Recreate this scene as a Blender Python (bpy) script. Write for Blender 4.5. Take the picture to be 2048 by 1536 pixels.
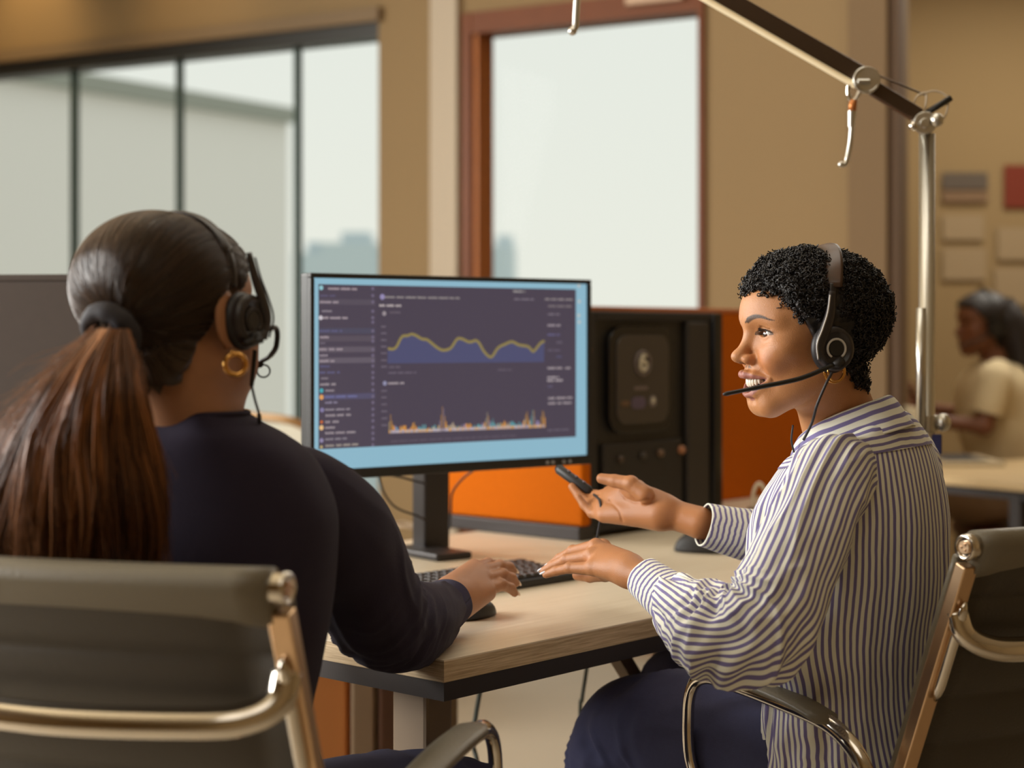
import bpy, bmesh, math, random
import numpy as np
from mathutils import Vector, Matrix
PI = math.pi
random.seed(4)
for o in list(bpy.data.objects): bpy.data.objects.remove(o, do_unlink=True)

# ---------------------------------------------------------------- camera
FPX, HORIZ, CAM_H = 3400.0, 666.0, 1.17         # focal length and horizon row in pixels of the 2048x1536 frame
scene = bpy.context.scene
_c = bpy.data.cameras.new('camera'); cam = bpy.data.objects.new('camera', _c); scene.collection.objects.link(cam)
_c.sensor_width = 36; _c.sensor_fit = 'HORIZONTAL'; _c.lens = FPX/2048*36
_c.shift_y = (HORIZ-768)/2048
cam.location = (0, 0, CAM_H); cam.rotation_euler = (PI/2, 0, 0)
_c.clip_start = .05; _c.clip_end = 400
_c.dof.use_dof = True; _c.dof.focus_distance = 2.36; _c.dof.aperture_fstop = 2.9
scene.camera = cam

# ---------------------------------------------------------------- world, lights, exposure
scene.view_settings.view_transform = 'Standard'; scene.view_settings.look = 'None'
scene.view_settings.exposure = 0.0; scene.view_settings.gamma = 1.0; scene.view_settings.use_curve_mapping = False
world = bpy.data.worlds.new('overcast_sky'); scene.world = world; world.use_nodes = True
_nt = world.node_tree; _bg = _nt.nodes['Background']
_tc = _nt.nodes.new('ShaderNodeTexCoord'); _sx = _nt.nodes.new('ShaderNodeSeparateXYZ'); _rp = _nt.nodes.new('ShaderNodeValToRGB')
_nt.links.new(_tc.outputs['Generated'], _sx.inputs[0]); _nt.links.new(_sx.outputs['Z'], _rp.inputs[0]); _nt.links.new(_rp.outputs[0], _bg.inputs[0])
_rp.color_ramp.elements[0].position = 0.0; _rp.color_ramp.elements[0].color = (.84, .85, .76, 1)
_rp.color_ramp.elements[1].position = .35; _rp.color_ramp.elements[1].color = (.78, .83, .79, 1)
_bg.inputs[1].default_value = 1.0

def area_light(name, loc, aim, size, power, col):
    l = bpy.data.lights.new(name, 'AREA'); l.shape = 'RECTANGLE'; l.size, l.size_y = size; l.energy = power; l.color = col
    o = bpy.data.objects.new(name, l); scene.collection.objects.link(o); o.location = loc
    o.rotation_euler = (Vector(loc)-Vector(aim)).to_track_quat('Z', 'Y').to_euler(); return o
area_light('daylight_left_window_near', (-3.35, 2.1, 1.75), (.4, 2.5, 1.0), (1.8, 1.5), 165, (1.0, .985, .95))
area_light('daylight_left_window_rear', (-3.3, 4.9, 2.1), (.3, 2.6, .9), (1.5, 1.4), 110, (1.0, .99, .95))
area_light('fill_light_rear', (1.0, 4.6, 2.9), (1.0, 4.6, 0), (1.6, 1.6), 9, (1.0, .94, .82))  # added overhead fill for the dim rear of the room, no fitting there
area_light('fill_light_desk', (.2, 2.9, 2.92), (.2, 2.9, 0), (1.4, 1.0), 10, (1.0, .95, .84))  # added fill above the desk, not a lamp of the room
area_light('fill_light_front', (-.6, .2, 2.92), (-.3, .9, 0), (1.6, 1.6), 9, (1.0, .96, .88))  # added fill from the camera side, lifts the shaded side of the shirt
area_light('fill_light_far', (2.4, 6.6, 2.9), (2.4, 6.6, 0), (1.4, 1.4), 44, (1.0, .94, .82))  # added fill that brightens the far wall
# ---------------------------------------------------------------- helpers
def srgb(r, g, b, a=1.0):
    f = lambda c: (c/255/12.92) if c/255 <= .04045 else ((c/255+.055)/1.055)**2.4
    return (f(r), f(g), f(b), a)

def MAT(name, col, rough=.6, metal=0.0, spec=.5, emis=None, estr=0, noise=None, bump=None, coat=0, sheen=0, sss=0):
    """Principled material; noise=(scale, amount) varies colour; bump=(scale, strength)."""
    m = bpy.data.materials.new(name); m.use_nodes = True
    nt = m.node_tree; b = nt.nodes['Principled BSDF']
    b.inputs['Base Color'].default_value = col
    b.inputs['Roughness'].default_value = rough
    b.inputs['Metallic'].default_value = metal
    b.inputs['Specular IOR Level'].default_value = spec
    b.inputs['Coat Weight'].default_value = coat
    b.inputs['Sheen Weight'].default_value = sheen
    if sss:
        b.inputs['Subsurface Weight'].default_value = sss
        b.inputs['Subsurface Radius'].default_value = (.012, .005, .003)
        b.inputs['Subsurface Scale'].default_value = .6
    if emis:
        b.inputs['Emission Color'].default_value = emis
        b.inputs['Emission Strength'].default_value = estr
    if noise or bump:
        tc = nt.nodes.new('ShaderNodeTexCoord')
    if noise:
        n = nt.nodes.new('ShaderNodeTexNoise'); n.inputs['Scale'].default_value = noise[0]
        n.inputs['Detail'].default_value = 4
        nt.links.new(tc.outputs['Object'], n.inputs['Vector'])
        mx = nt.nodes.new('ShaderNodeMix'); mx.data_type = 'RGBA'
        k = noise[1]
        mx.inputs[6].default_value = tuple(c*(1-k) for c in col[:3])+(1,)
        mx.inputs[7].default_value = tuple(min(1, c*(1+k)) for c in col[:3])+(1,)
        nt.links.new(n.outputs['Fac'], mx.inputs[0]); nt.links.new(mx.outputs[2], b.inputs['Base Color'])
    if bump:
        n = nt.nodes.new('ShaderNodeTexNoise'); n.inputs['Scale'].default_value = bump[0]
        n.inputs['Detail'].default_value = 3
        nt.links.new(tc.outputs['Object'], n.inputs['Vector'])
        bp = nt.nodes.new('ShaderNodeBump'); bp.inputs['Strength'].default_value = bump[1]
        bp.inputs['Distance'].default_value = .002
        nt.links.new(n.outputs['Fac'], bp.inputs['Height']); nt.links.new(bp.outputs['Normal'], b.inputs['Normal'])
    return m

def col_attr_mat(m, attr='Col', to='Base Color', emission=False):
    nt = m.node_tree; b = nt.nodes['Principled BSDF']
    a = nt.nodes.new('ShaderNodeAttribute'); a.attribute_name = attr
    nt.links.new(a.outputs['Color'], b.inputs[to])
    return a

COLL = bpy.context.scene.collection
WM = {}                      # world matrix of every root / parent, by object name

def root(name, label, cat, loc=(0, 0, 0), rz=0.0, group=None):
    o = bpy.data.objects.new(name, None); COLL.objects.link(o)
    o.empty_display_size = .1
    o.location = loc; o.rotation_euler = (0, 0, rz)
    o['label'] = label; o['category'] = cat
    if group: o['group'] = group
    WM[o.name] = Matrix.Translation(Vector(loc)) @ Matrix.Rotation(rz, 4, 'Z')
    return o

def tag(o, label=None, cat=None, group=None, kind=None):
    if label: o['label'] = label
    if cat: o['category'] = cat
    if group: o['group'] = group
    if kind: o['kind'] = kind
    return o

def obj(name, verts, faces, mat, parent=None, local=False, smooth=False, uv=None, col=None, bevel=0, sub=0, fattr=None, origin=None):
    V = np.asarray(verts, dtype=np.float64).reshape(-1, 3)
    M = Matrix.Identity(4)
    if parent is not None: M = WM[parent.name]
    if origin is not None and parent is None: M = Matrix.Translation(Vector(origin))
    if not local and (parent is not None or origin is not None):
        Mi = np.array(M.inverted()); V = V @ Mi[:3, :3].T + Mi[:3, 3]
    me = bpy.data.meshes.new(name)
    if isinstance(faces, np.ndarray):
        k = faces.shape[1]; nf = len(faces)
        me.vertices.add(len(V)); me.vertices.foreach_set('co', V.ravel().astype(np.float32))
        me.loops.add(nf*k); me.loops.foreach_set('vertex_index', faces.ravel().astype(np.int32))
        me.polygons.add(nf); me.polygons.foreach_set('loop_start', np.arange(0, nf*k, k, dtype=np.int32))
        me.update(calc_edges=True)
    else:
        me.from_pydata([tuple(v) for v in V], [], faces)
    if smooth: me.polygons.foreach_set('use_smooth', [True]*len(me.polygons))
    if uv is not None:
        ul = me.uv_layers.new(name='UVMap')
        li = np.zeros(len(me.loops), dtype=np.int32); me.loops.foreach_get('vertex_index', li)
        ul.data.foreach_set('uv', np.asarray(uv)[li].ravel().astype(np.float32))
    if col is not None:
        ca = me.color_attributes.new('Col', 'FLOAT_COLOR', 'POINT')
        c = np.ones((len(V), 4), dtype=np.float32); c[:, :3] = np.asarray(col)[:, :3]
        ca.data.foreach_set('color', c.ravel())
    if fattr:
        for k_, arr in fattr.items():
            at = me.attributes.new(k_, 'FLOAT', 'POINT'); at.data.foreach_set('value', np.asarray(arr, dtype=np.float32))
    me.materials.append(mat)
    o = bpy.data.objects.new(name, me); COLL.objects.link(o)
    if parent is not None: o.parent = parent
    elif origin is not None: o.location = origin
    WM[o.name] = M
    if bevel:
        md = o.modifiers.new('bevel', 'BEVEL'); md.width = bevel; md.segments = 2; md.limit_method = 'ANGLE'; md.angle_limit = math.radians(40)
    if sub:
        md = o.modifiers.new('sub', 'SUBSURF'); md.levels = sub; md.render_levels = sub
    me.validate()
    return o

class MB:
    """collects simple shapes into one mesh (one part)"""
    def __init__(s): s.v = []; s.f = []
    def add(s, v, f):
        n = len(s.v); s.v += [tuple(x) for x in v]; s.f += [tuple(i+n for i in q) for q in f]; return s
    def box(s, c, size, ax=None):
        c = Vector(c); h = [x/2 for x in size]
        ax = ax or (Vector((1, 0, 0)), Vector((0, 1, 0)), Vector((0, 0, 1)))
        vs = [c+ax[0]*(i*h[0])+ax[1]*(j*h[1])+ax[2]*(k*h[2]) for i in (-1, 1) for j in (-1, 1) for k in (-1, 1)]
        return s.add(vs, [(0, 1, 3, 2), (4, 6, 7, 5), (0, 4, 5, 1), (2, 3, 7, 6), (0, 2, 6, 4), (1, 5, 7, 3)])
    def prism(s, base, top):
        n = len(base)
        return s.add(list(base)+list(top), [tuple(range(n-1, -1, -1)), tuple(range(n, 2*n))]+[(i, (i+1) % n, n+(i+1) % n, n+i) for i in range(n)])
    def tube(s, pts, r, n=10, caps=True, flat=None, up=None, rot=0.0):
        pts = [Vector(p) for p in pts]; rs = r if isinstance(r, (list, tuple)) else [r]*len(pts)
        prev = Vector(up) if up is not None else None; rings = []
        for i, p in enumerate(pts):
            t = (pts[min(i+1, len(pts)-1)]-pts[max(i-1, 0)])
            t = t.normalized() if t.length > 1e-9 else Vector((0, 0, 1))
            if prev is None: prev = Vector((0, 0, 1)) if abs(t.z) < .9 else Vector((1, 0, 0))
            a = prev-t*prev.dot(t)
            if a.length < 1e-6: a = t.orthogonal()
            a.normalize(); b = t.cross(a); prev = a
            rb = rs[i]*(flat or 1)
            rings.append([p+a*math.cos(2*PI*k/n+rot)*rs[i]+b*math.sin(2*PI*k/n+rot)*rb for k in range(n)])
        v = [q for rg in rings for q in rg]; m = len(pts)
        f = [(i*n+k, i*n+(k+1) % n, (i+1)*n+(k+1) % n, (i+1)*n+k) for i in range(m-1) for k in range(n)]
        if caps: f += [tuple(range(n-1, -1, -1)), tuple((m-1)*n+k for k in range(n))]
        return s.add(v, f)
    def cyl(s, p0, p1, r, n=20, r2=None): return s.tube([p0, p1], [r, r if r2 is None else r2], n)
    def sphere(s, c, r, nu=16, nv=10, ax=None):
        c = Vector(c); r = (r, r, r) if not isinstance(r, (tuple, list)) else r
        ax = ax or (Vector((1, 0, 0)), Vector((0, 1, 0)), Vector((0, 0, 1)))
        v = []
        for j in range(nv+1):
            th = PI*j/nv
            for i in range(nu):
                ph = 2*PI*i/nu
                v.append(c+ax[0]*(r[0]*math.sin(th)*math.cos(ph))+ax[1]*(r[1]*math.sin(th)*math.sin(ph))+ax[2]*(r[2]*math.cos(th)))
        f = [(j*nu+i, (j+1)*nu+i, (j+1)*nu+(i+1) % nu, j*nu+(i+1) % nu) for j in range(nv) for i in range(nu)]
        return s.add(v, f)
    def torus(s, c, R, r, ax, n=40, m=10, a0=0, a1=2*PI):
        c = Vector(c); cl = abs(a1-a0-2*PI) < 1e-6; k = n if cl else n+1
        pts = [c+ax[0]*math.cos(a0+(a1-a0)*i/n)*R+ax[1]*math.sin(a0+(a1-a0)*i/n)*R for i in range(k)]
        if not cl: return s.tube(pts, r, m)
        nz = ax[0].cross(ax[1]).normalized(); v = []
        for p in pts:
            o = (p-c).normalized()
            v += [p+o*math.cos(2*PI*j/m)*r+nz*math.sin(2*PI*j/m)*r for j in range(m)]
        return s.add(v, [(i*m+j, ((i+1) % n)*m+j, ((i+1) % n)*m+(j+1) % m, i*m+(j+1) % m) for i in range(n) for j in range(m)])
    def build(s, name, mat, parent=None, **k): return obj(name, s.v, s.f, mat, parent, **k)

def crom(P, n):
    """Catmull-Rom through rows of P (k x d array), n samples"""
    P = np.asarray(P, dtype=float); k = len(P)
    Q = np.vstack([2*P[0]-P[1], P, 2*P[-1]-P[-2]])
    t = np.linspace(0, k-1-1e-9, n); i = t.astype(int); u = (t-i)[:, None]
    a, b, c, d = Q[i], Q[i+1], Q[i+2], Q[i+3]
    return .5*((2*b)+(c-a)*u+(2*a-5*b+4*c-d)*u**2+(3*b-a-3*c+d)*u**3)

def smooth_path(pts, n=40): return [Vector(p) for p in crom([tuple(p) for p in pts], n)]

def loft(C, A, B, nv=100, nu=96, expo=2.2, disp=None, uvs=(1, 1), u0=0.0, ends=False):
    """C: k centres; A, B: k half-axis vectors. Returns verts, faces, uv (nu+1 columns, seam at u0)"""
    C = crom(C, nv); A = crom(A, nv); B = crom(B, nv)
    u = np.linspace(0, 1, nu+1); th = 2*PI*(u+u0)
    e = 2/expo
    cu = np.sign(np.cos(th))*np.abs(np.cos(th))**e; su = np.sign(np.sin(th))*np.abs(np.sin(th))**e
    P = C[:, None]+A[:, None]*cu[None, :, None]+B[:, None]*su[None, :, None]
    seg = np.r_[0, np.cumsum(np.linalg.norm(np.diff(C, axis=0), axis=1))]
    U = np.repeat(u[None], nv, 0); Vv = np.repeat(seg[:, None], nu+1, 1)
    if disp is not None:
        N = P-C[:, None]; N /= np.linalg.norm(N, axis=2, keepdims=True)+1e-9
        dd = disp(U, Vv/seg[-1], P)
        P = P+N*dd[..., None]
    P[:, -1] = P[:, 0]
    V = P.reshape(-1, 3)
    ii, jj = np.meshgrid(np.arange(nv-1), np.arange(nu), indexing='ij')
    a = ii*(nu+1)+jj
    F = np.stack([a, a+1, a+nu+2, a+nu+1], -1).reshape(-1, 4)
    uv = np.stack([U.ravel()*uvs[0], Vv.ravel()*uvs[1]], -1)
    return V, F, uv

def W(px, py, d):
    """a point of the room: image position on the 2048x1536 frame at depth d metres from the camera"""
    return Vector(((px-1024)/FPX*d, d, CAM_H-(py-HORIZ)/FPX*d))

# ---- value noise
_rs = np.random.RandomState(7); _tab = _rs.rand(4096)
def vnoise(p, seed=0):
    p = np.asarray(p, dtype=float); i = np.floor(p).astype(np.int64); f = p-i; f = f*f*(3-2*f)
    def h(ix, iy, iz): return _tab[(ix*73+iy*197+iz*1231+seed*911+((ix*iy) & 255)*7) & 4095]
    r = 0
    for dx in (0, 1):
        for dy in (0, 1):
            for dz in (0, 1):
                w = (f[..., 0] if dx else 1-f[..., 0])*(f[..., 1] if dy else 1-f[..., 1])*(f[..., 2] if dz else 1-f[..., 2])
                r = r+w*h(i[..., 0]+dx, i[..., 1]+dy, i[..., 2]+dz)
    return r*2-1

# ---- signed distance modelling for bodies
def s_ell(p, c, r):
    q = p-np.asarray(c); r = np.asarray(r, dtype=float)
    k0 = np.sqrt(((q/r)**2).sum(-1)); k1 = np.sqrt(((q/(r*r))**2).sum(-1))+1e-9
    return k0*(k0-1)/k1
def s_rc(p, a, b, r1, r2):
    a = np.asarray(a, dtype=float); b = np.asarray(b, dtype=float); ab = b-a
    t = np.clip(((p-a)@ab)/(ab@ab+1e-12), 0, 1)
    return np.sqrt(((p-a-t[..., None]*ab)**2).sum(-1))-(r1+(r2-r1)*t)
def smin(a, b, k):
    h = np.maximum(k-np.abs(a-b), 0)/k
    return np.minimum(a, b)-h*h*k*.25
def smax(a, b, k): return -smin(-a, -b, k)
def s_chain(p, pts, rs, k=.004):
    d = None
    for i in range(len(pts)-1):
        e = s_rc(p, pts[i], pts[i+1], rs[i], rs[i+1]); d = e if d is None else smin(d, e, k)
    return d

def combine(groups):
    """groups: (fn, lo, hi, k) -> one distance function, each group only evaluated near its own box"""
    def f(p):
        out = np.full(len(p), .2)
        for fn, lo, hi, k in groups:
            m = np.all((p > lo-.035) & (p < hi+.035), axis=1)
            if m.any(): out[m] = smin(out[m], fn(p[m]), k)
        return out
    return f

def surface(f, lo, hi, h=.0022, B=14, boxes=None):
    """sparse surface nets"""
    lo = np.asarray(lo); hi = np.asarray(hi); bs = B*h
    nb = np.ceil((hi-lo)/bs).astype(int)
    I = np.stack(np.meshgrid(*[np.arange(n) for n in nb], indexing='ij'), -1).reshape(-1, 3)
    cen = lo+(I+.5)*bs
    if boxes is not None:
        keep = np.zeros(len(I), bool)
        for a, b in boxes: keep |= np.all((cen > np.asarray(a)-bs) & (cen < np.asarray(b)+bs), axis=1)
        I = I[keep]; cen = cen[keep]
    d = f(cen); I = I[np.abs(d) < bs*1.15]
    g = np.arange(B+1); G = np.stack(np.meshgrid(g, g, g, indexing='ij'), -1).reshape(-1, 3)
    keys = []; pos = []; quads = []
    K = 1 << 20
    def key(c): return (c[:, 0]*K+c[:, 1])*K+c[:, 2]
    step = 60
    for s in range(0, len(I), step):
        Ib = I[s:s+step]; gi = (Ib[:, None]*B+G[None]).reshape(-1, 3)
        D = f(lo+gi*h).reshape(len(Ib), B+1, B+1, B+1); S = D < 0
        # cells
        cnt = 0; 
        c8 = [(S[:, x:x+B, y:y+B, z:z+B], D[:, x:x+B, y:y+B, z:z+B], (x, y, z)) for x in (0, 1) for y in (0, 1) for z in (0, 1)]
        tot = sum(c[0].astype(np.int8) for c in c8); act = (tot > 0) & (tot < 8)
        bi, ci, cj, ck = np.nonzero(act)
        acc = np.zeros((len(bi), 3)); w = np.zeros(len(bi))
        lookup = {o: Dd[bi, ci, cj, ck] for _, Dd, o in c8}
        for o in lookup:
            for a in range(3):
                if o[a] == 0:
                    o2 = tuple(1 if q == a else o[q] for q in range(3)); d0, d1 = lookup[o], lookup[o2]
                    m = (d0 < 0) != (d1 < 0); t = np.where(m, d0/(d0-d1+1e-20), 0)
                    for q in range(3): acc[:, q] += np.where(m, (t if q == a else o[q]), 0)
                    w += m
        cell = np.stack([ci, cj, ck], -1)+Ib[bi]*B
        keys.append(key(cell)); pos.append(lo+(cell+acc/w[:, None])*h)
        for a in range(3):
            sl0 = [slice(None), slice(0, B), slice(0, B), slice(0, B)]; sl1 = list(sl0); sl1[a+1] = slice(1, B+1)
            s0 = S[tuple(sl0)]; s1 = S[tuple(sl1)]
            e = np.nonzero(s0 != s1)
            c = np.stack(e[1:], -1)+Ib[e[0]]*B; b1, b2 = (a+1) % 3, (a+2) % 3
            def off(u, v):
                r = c.copy(); r[:, b1] -= u; r[:, b2] -= v; return key(r)
            q = np.stack([off(0, 0), off(1, 0), off(1, 1), off(0, 1)], -1)
            fl = s0[e]; q[~fl] = q[~fl][:, ::-1]
            quads.append(q)
    keys = np.concatenate(keys); pos = np.concatenate(pos); quads = np.concatenate(quads)
    o = np.argsort(keys); keys = keys[o]; pos = pos[o]
    idx = np.searchsorted(keys, quads); idx = np.minimum(idx, len(keys)-1)
    ok = np.all(keys[idx] == quads, axis=1)
    return pos, idx[ok]

def project(f, P, it=2, e=.0006, lim=.003):
    for _ in range(it):
        d = f(P); g = np.stack([f(P+np.eye(3)[a]*e)-f(P-np.eye(3)[a]*e) for a in range(3)], -1)/(2*e)
        n2 = (g**2).sum(-1)+1e-6; st = np.clip(d/n2, -lim, lim)
        P = P-g*st[:, None]*.9
    return P

def refine(P, F, mask_fn):
    """split quads inside the mask 1->4 (neighbours become n-gons split by bmesh)"""
    me = bpy.data.meshes.new('tmp'); me.from_pydata(P.tolist(), [], F.tolist())
    bm = bmesh.new(); bm.from_mesh(me)
    m = mask_fn(P)
    ed = [e for e in bm.edges if m[e.verts[0].index] and m[e.verts[1].index]]
    bmesh.ops.subdivide_edges(bm, edges=ed, cuts=1, use_grid_fill=True)
    bmesh.ops.triangulate(bm, faces=[x for x in bm.faces if len(x.verts) > 4])
    bm.verts.index_update()
    P2 = np.array([v.co for v in bm.verts]); F2 = [tuple(v.index for v in x.verts) for x in bm.faces]
    bm.free(); bpy.data.meshes.remove(me)
    return P2, F2
# ---------------------------------------------------------------- materials
M_wall = MAT('tan_wall_paint', srgb(138, 113, 77), .85, noise=(1.2, .05), bump=(180, .15))
M_wall2 = MAT('tan_back_wall_paint', srgb(152, 127, 88), .85, noise=(1.0, .05))
M_ceil = MAT('ceiling_paint', srgb(205, 190, 160), .9)
M_floor = MAT('beige_floor', srgb(168, 154, 132), .55, noise=(1.5, .06))
M_trim = MAT('dark_metal_trim', srgb(52, 50, 46), .45, metal=.3)
M_headtrim = MAT('brown_head_trim', srgb(120, 98, 70), .7)
M_mull = MAT('green_grey_mullion', srgb(70, 86, 80), .4, metal=.2)
M_pale = MAT('pale_reveal_paint', srgb(180, 164, 142), .7)
M_orangewood = MAT('orange_stained_wood', srgb(108, 56, 18), .5, spec=.3, noise=(14, .15))
M_orangewood2 = MAT('orange_stained_wood_inner', srgb(184, 108, 40), .45, noise=(14, .12))
M_pillar = MAT('brown_pillar_paint', srgb(116, 92, 62), .8)
M_pillar2 = MAT('brown_pillar_edge', srgb(88, 66, 46), .8)
M_building = MAT('grey_building_render', srgb(228, 224, 218), .9)
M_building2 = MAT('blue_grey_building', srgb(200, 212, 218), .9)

def glass_mat():
    m = bpy.data.materials.new('window_glass'); m.use_nodes = True; nt = m.node_tree; nt.nodes.clear()
    o = nt.nodes.new('ShaderNodeOutputMaterial'); t = nt.nodes.new('ShaderNodeBsdfTransparent'); g = nt.nodes.new('ShaderNodeBsdfGlossy')
    g.inputs['Roughness'].default_value = .02; t.inputs[0].default_value = (.99, .995, .99, 1)
    mx = nt.nodes.new('ShaderNodeMixShader'); mx.inputs[0].default_value = .001
    nt.links.new(t.outputs[0], mx.inputs[1]); nt.links.new(g.outputs[0], mx.inputs[2]); nt.links.new(mx.outputs[0], o.inputs[0])
    return m
M_glass = glass_mat()
def wood_mat(name, c1, c2, direction, rough=.45, scale=60):
    """straight grain along the given world direction"""
    m = bpy.data.materials.new(name); m.use_nodes = True; nt = m.node_tree; b = nt.nodes['Principled BSDF']
    b.inputs['Roughness'].default_value = rough
    tc = nt.nodes.new('ShaderNodeTexCoord'); mp = nt.nodes.new('ShaderNodeMapping'); n = nt.nodes.new('ShaderNodeTexNoise')
    mp.vector_type = 'TEXTURE'; mp.inputs['Rotation'].default_value = (0, 0, direction); mp.inputs['Scale'].default_value = (1, .02, .02)
    n.inputs['Scale'].default_value = 4.0; n.inputs['Detail'].default_value = 5; n.inputs['Roughness'].default_value = .65
    nt.links.new(tc.outputs['Object'], mp.inputs[0]); nt.links.new(mp.outputs[0], n.inputs['Vector'])
    r = nt.nodes.new('ShaderNodeValToRGB'); r.color_ramp.elements[0].position = .35; r.color_ramp.elements[1].position = .7
    r.color_ramp.elements[0].color = c1; r.color_ramp.elements[1].color = c2
    nt.links.new(n.outputs['Fac'], r.inputs[0]); nt.links.new(r.outputs[0], b.inputs['Base Color'])
    return m
DESK_ANG = math.atan2(.746, .665)
M_desktop = wood_mat('pale_oak_laminate', srgb(212, 196, 170), srgb(230, 216, 192), DESK_ANG, .38)
M_deskedge = wood_mat('pale_oak_edge', srgb(160, 136, 102), srgb(216, 192, 156), DESK_ANG, .5)
_mp = [n for n in M_deskedge.node_tree.nodes if n.type == 'MAPPING'][0]; _mp.vector_type = 'POINT'; _mp.inputs['Rotation'].default_value = (0, 0, 0); _mp.inputs['Scale'].default_value = (3, 3, 110)
M_black = MAT('black_plastic', srgb(30, 28, 27), .45)
M_black_soft = MAT('soft_black_plastic', srgb(38, 35, 34), .6)
M_blackgloss = MAT('gloss_black_plastic', srgb(20, 19, 20), .18)
M_charcoal = MAT('charcoal_metal', srgb(62, 58, 58), .45, metal=.5)
M_frame_dark = MAT('black_steel_frame', srgb(50, 44, 42), .5, metal=.3)
M_orange = MAT('orange_fabric_panel', srgb(198, 98, 0), .9, spec=.15, noise=(90, .06), bump=(600, .3))
M_orange_edge = MAT('orange_panel_trim', srgb(190, 110, 60), .6)
M_chrome = MAT('warm_chrome', srgb(214, 206, 194), .12, metal=1)
M_chrome_soft = MAT('polished_aluminium', srgb(214, 180, 144), .3, metal=1)
M_leather_grey = MAT('taupe_leather', srgb(112, 104, 88), .42, bump=(260, .25))
M_leather_dark = MAT('dark_brown_leather', srgb(60, 53, 43), .5, bump=(260, .25))
M_steel = MAT('brushed_steel', srgb(206, 202, 192), .3, metal=1)
M_darksteel = MAT('dark_bronze_aluminium', srgb(88, 72, 58), .35, metal=.8)
M_darkfabric = MAT('dark_brown_fabric', srgb(62, 52, 46), .9, noise=(60, .08))
M_gold = MAT('gold', srgb(226, 170, 96), .2, metal=1)
M_key = MAT('dark_key_plastic', srgb(58, 50, 46), .5)
M_cord = MAT('black_cord', srgb(40, 36, 38), .55)
M_greycord = MAT('grey_green_cord', srgb(96, 104, 98), .6)
M_clearwire = MAT('pale_clear_wire', srgb(200, 184, 160), .3)
M_deskleg = MAT('taupe_leg_metal', srgb(140, 120, 98), .5, metal=.2)
M_cab_orange = MAT('orange_cabinet', srgb(250, 168, 96), .6)
M_cab_grey = MAT('grey_cabinet', srgb(190, 166, 138), .6)
M_cab_brown = MAT('brown_cabinet', srgb(116, 80, 58), .6)
# ---------------------------------------------------------------- the room
wd = Vector((.867, -.498, 0)); wn = Vector((-.498, -.867, 0)); WP0 = Vector((0, 6.5, 0)); UZ = Vector((0, 0, 1))
wax = (wd, wn, UZ)
def wpt(s, n, z): return WP0+wd*s+wn*n+UZ*z
def s_of(px):
    k = (px-1024)/FPX; return 6.5*k/(.867+.498*k)
def wall_box(mb, s0, s1, z0, z1, n0=-.14, n1=0.0):
    return mb.box(wpt((s0+s1)/2, (n0+n1)/2, (z0+z1)/2), (s1-s0, n1-n0, z1-z0), wax)
CEIL = 3.1
S_L0, S_L1 = -5.2, s_of(757)
S_D0, S_D1 = s_of(927), s_of(1405)
S_END = s_of(1705)
ZL, ZD = 2.365, 2.41
w_ = MB()
wall_box(w_, -6.6, S_L0, 0, CEIL); wall_box(w_, S_L0, S_L1, 0, .14); wall_box(w_, S_L0, S_L1, ZL+.05, CEIL)
wall_box(w_, S_L1, S_D0, 0, CEIL); wall_box(w_, S_D0, S_D1, ZD, CEIL); wall_box(w_, S_D1, S_END+.05, 0, CEIL)
tag(w_.build('wall_back', M_wall), kind='structure')
# pillar at the end of the window wall and the far wall beyond it
p_ = MB(); wall_box(p_, S_END, S_END+.135, 0, CEIL, -.2, .05); tag(p_.build('trim_1', M_pillar), kind='structure')
p_ = MB(); wall_box(p_, S_END+.135, S_END+.172, 0, CEIL, -.02, .03); tag(p_.build('trim_2', M_pillar2), kind='structure')
p_ = MB(); p_.box((2.64, 8.07, CEIL/2), (2.8, .14, CEIL)); tag(p_.build('wall_far', M_wall2), kind='structure')
a = wpt(S_END+.1, -.15, 0); p_ = MB(); p_.box((a.x-.1, (a.y+8)/2+.1, CEIL/2), (.14, 8-a.y, CEIL)); tag(p_.build('wall_return', M_wall2), kind='structure')
p_ = MB(); p_.box((4.07, 2.7, CEIL/2), (.14, 10.8, CEIL)); tag(p_.build('wall_right', M_wall2), kind='structure')
p_ = MB(); p_.box((.2, -2.57, CEIL/2), (7.8, .14, CEIL)); tag(p_.build('wall_front', M_wall2), kind='structure')
# left wall with two window openings that let the daylight in
p_ = MB()
for y0, y1, z0, z1 in ((-2.5, 1.0, 0, CEIL), (1.0, 3.2, 0, .9), (1.0, 3.2, 2.6, CEIL), (3.2, 4.1, 0, CEIL), (4.1, 6.3, 0, .9), (4.1, 6.3, 2.7, CEIL), (6.3, 9.9, 0, CEIL)):
    p_.box((-3.57, (y0+y1)/2, (z0+z1)/2), (.14, y1-y0, z1-z0))
tag(p_.build('wall_left', M_wall2), kind='structure')
p_ = MB(); p_.box((.2, 3.7, -.05), (8.2, 12.6, .1)); tag(p_.build('floor', M_floor), kind='structure')
p_ = MB(); p_.box((.2, 3.7, CEIL+.05), (8.2, 12.6, .1)); tag(p_.build('ceiling', M_ceil), kind='structure')
for i, (y0, y1, z1) in enumerate(((1.0, 3.2, 2.6), (4.1, 6.3, 2.7))):
    f_ = MB()
    for yy in (y0+.02, (y0+y1)/2, y1-.02): f_.box((-3.57, yy, (.9+z1)/2), (.06, .04, z1-.9))
    for zz in (.92, z1-.02): f_.box((-3.57, (y0+y1)/2, zz), (.06, y1-y0, .04))
    fw = tag(f_.build('window_%d' % (3+i), M_mull), kind='structure')
    for j in (0, 1):
        g_ = MB(); g_.box((-3.57, y0+(y1-y0)*(j+.5)/2, (.9+z1)/2), (.006, (y1-y0)/2-.04, z1-.94)); g_.build('pane', M_glass, fw)

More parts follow.
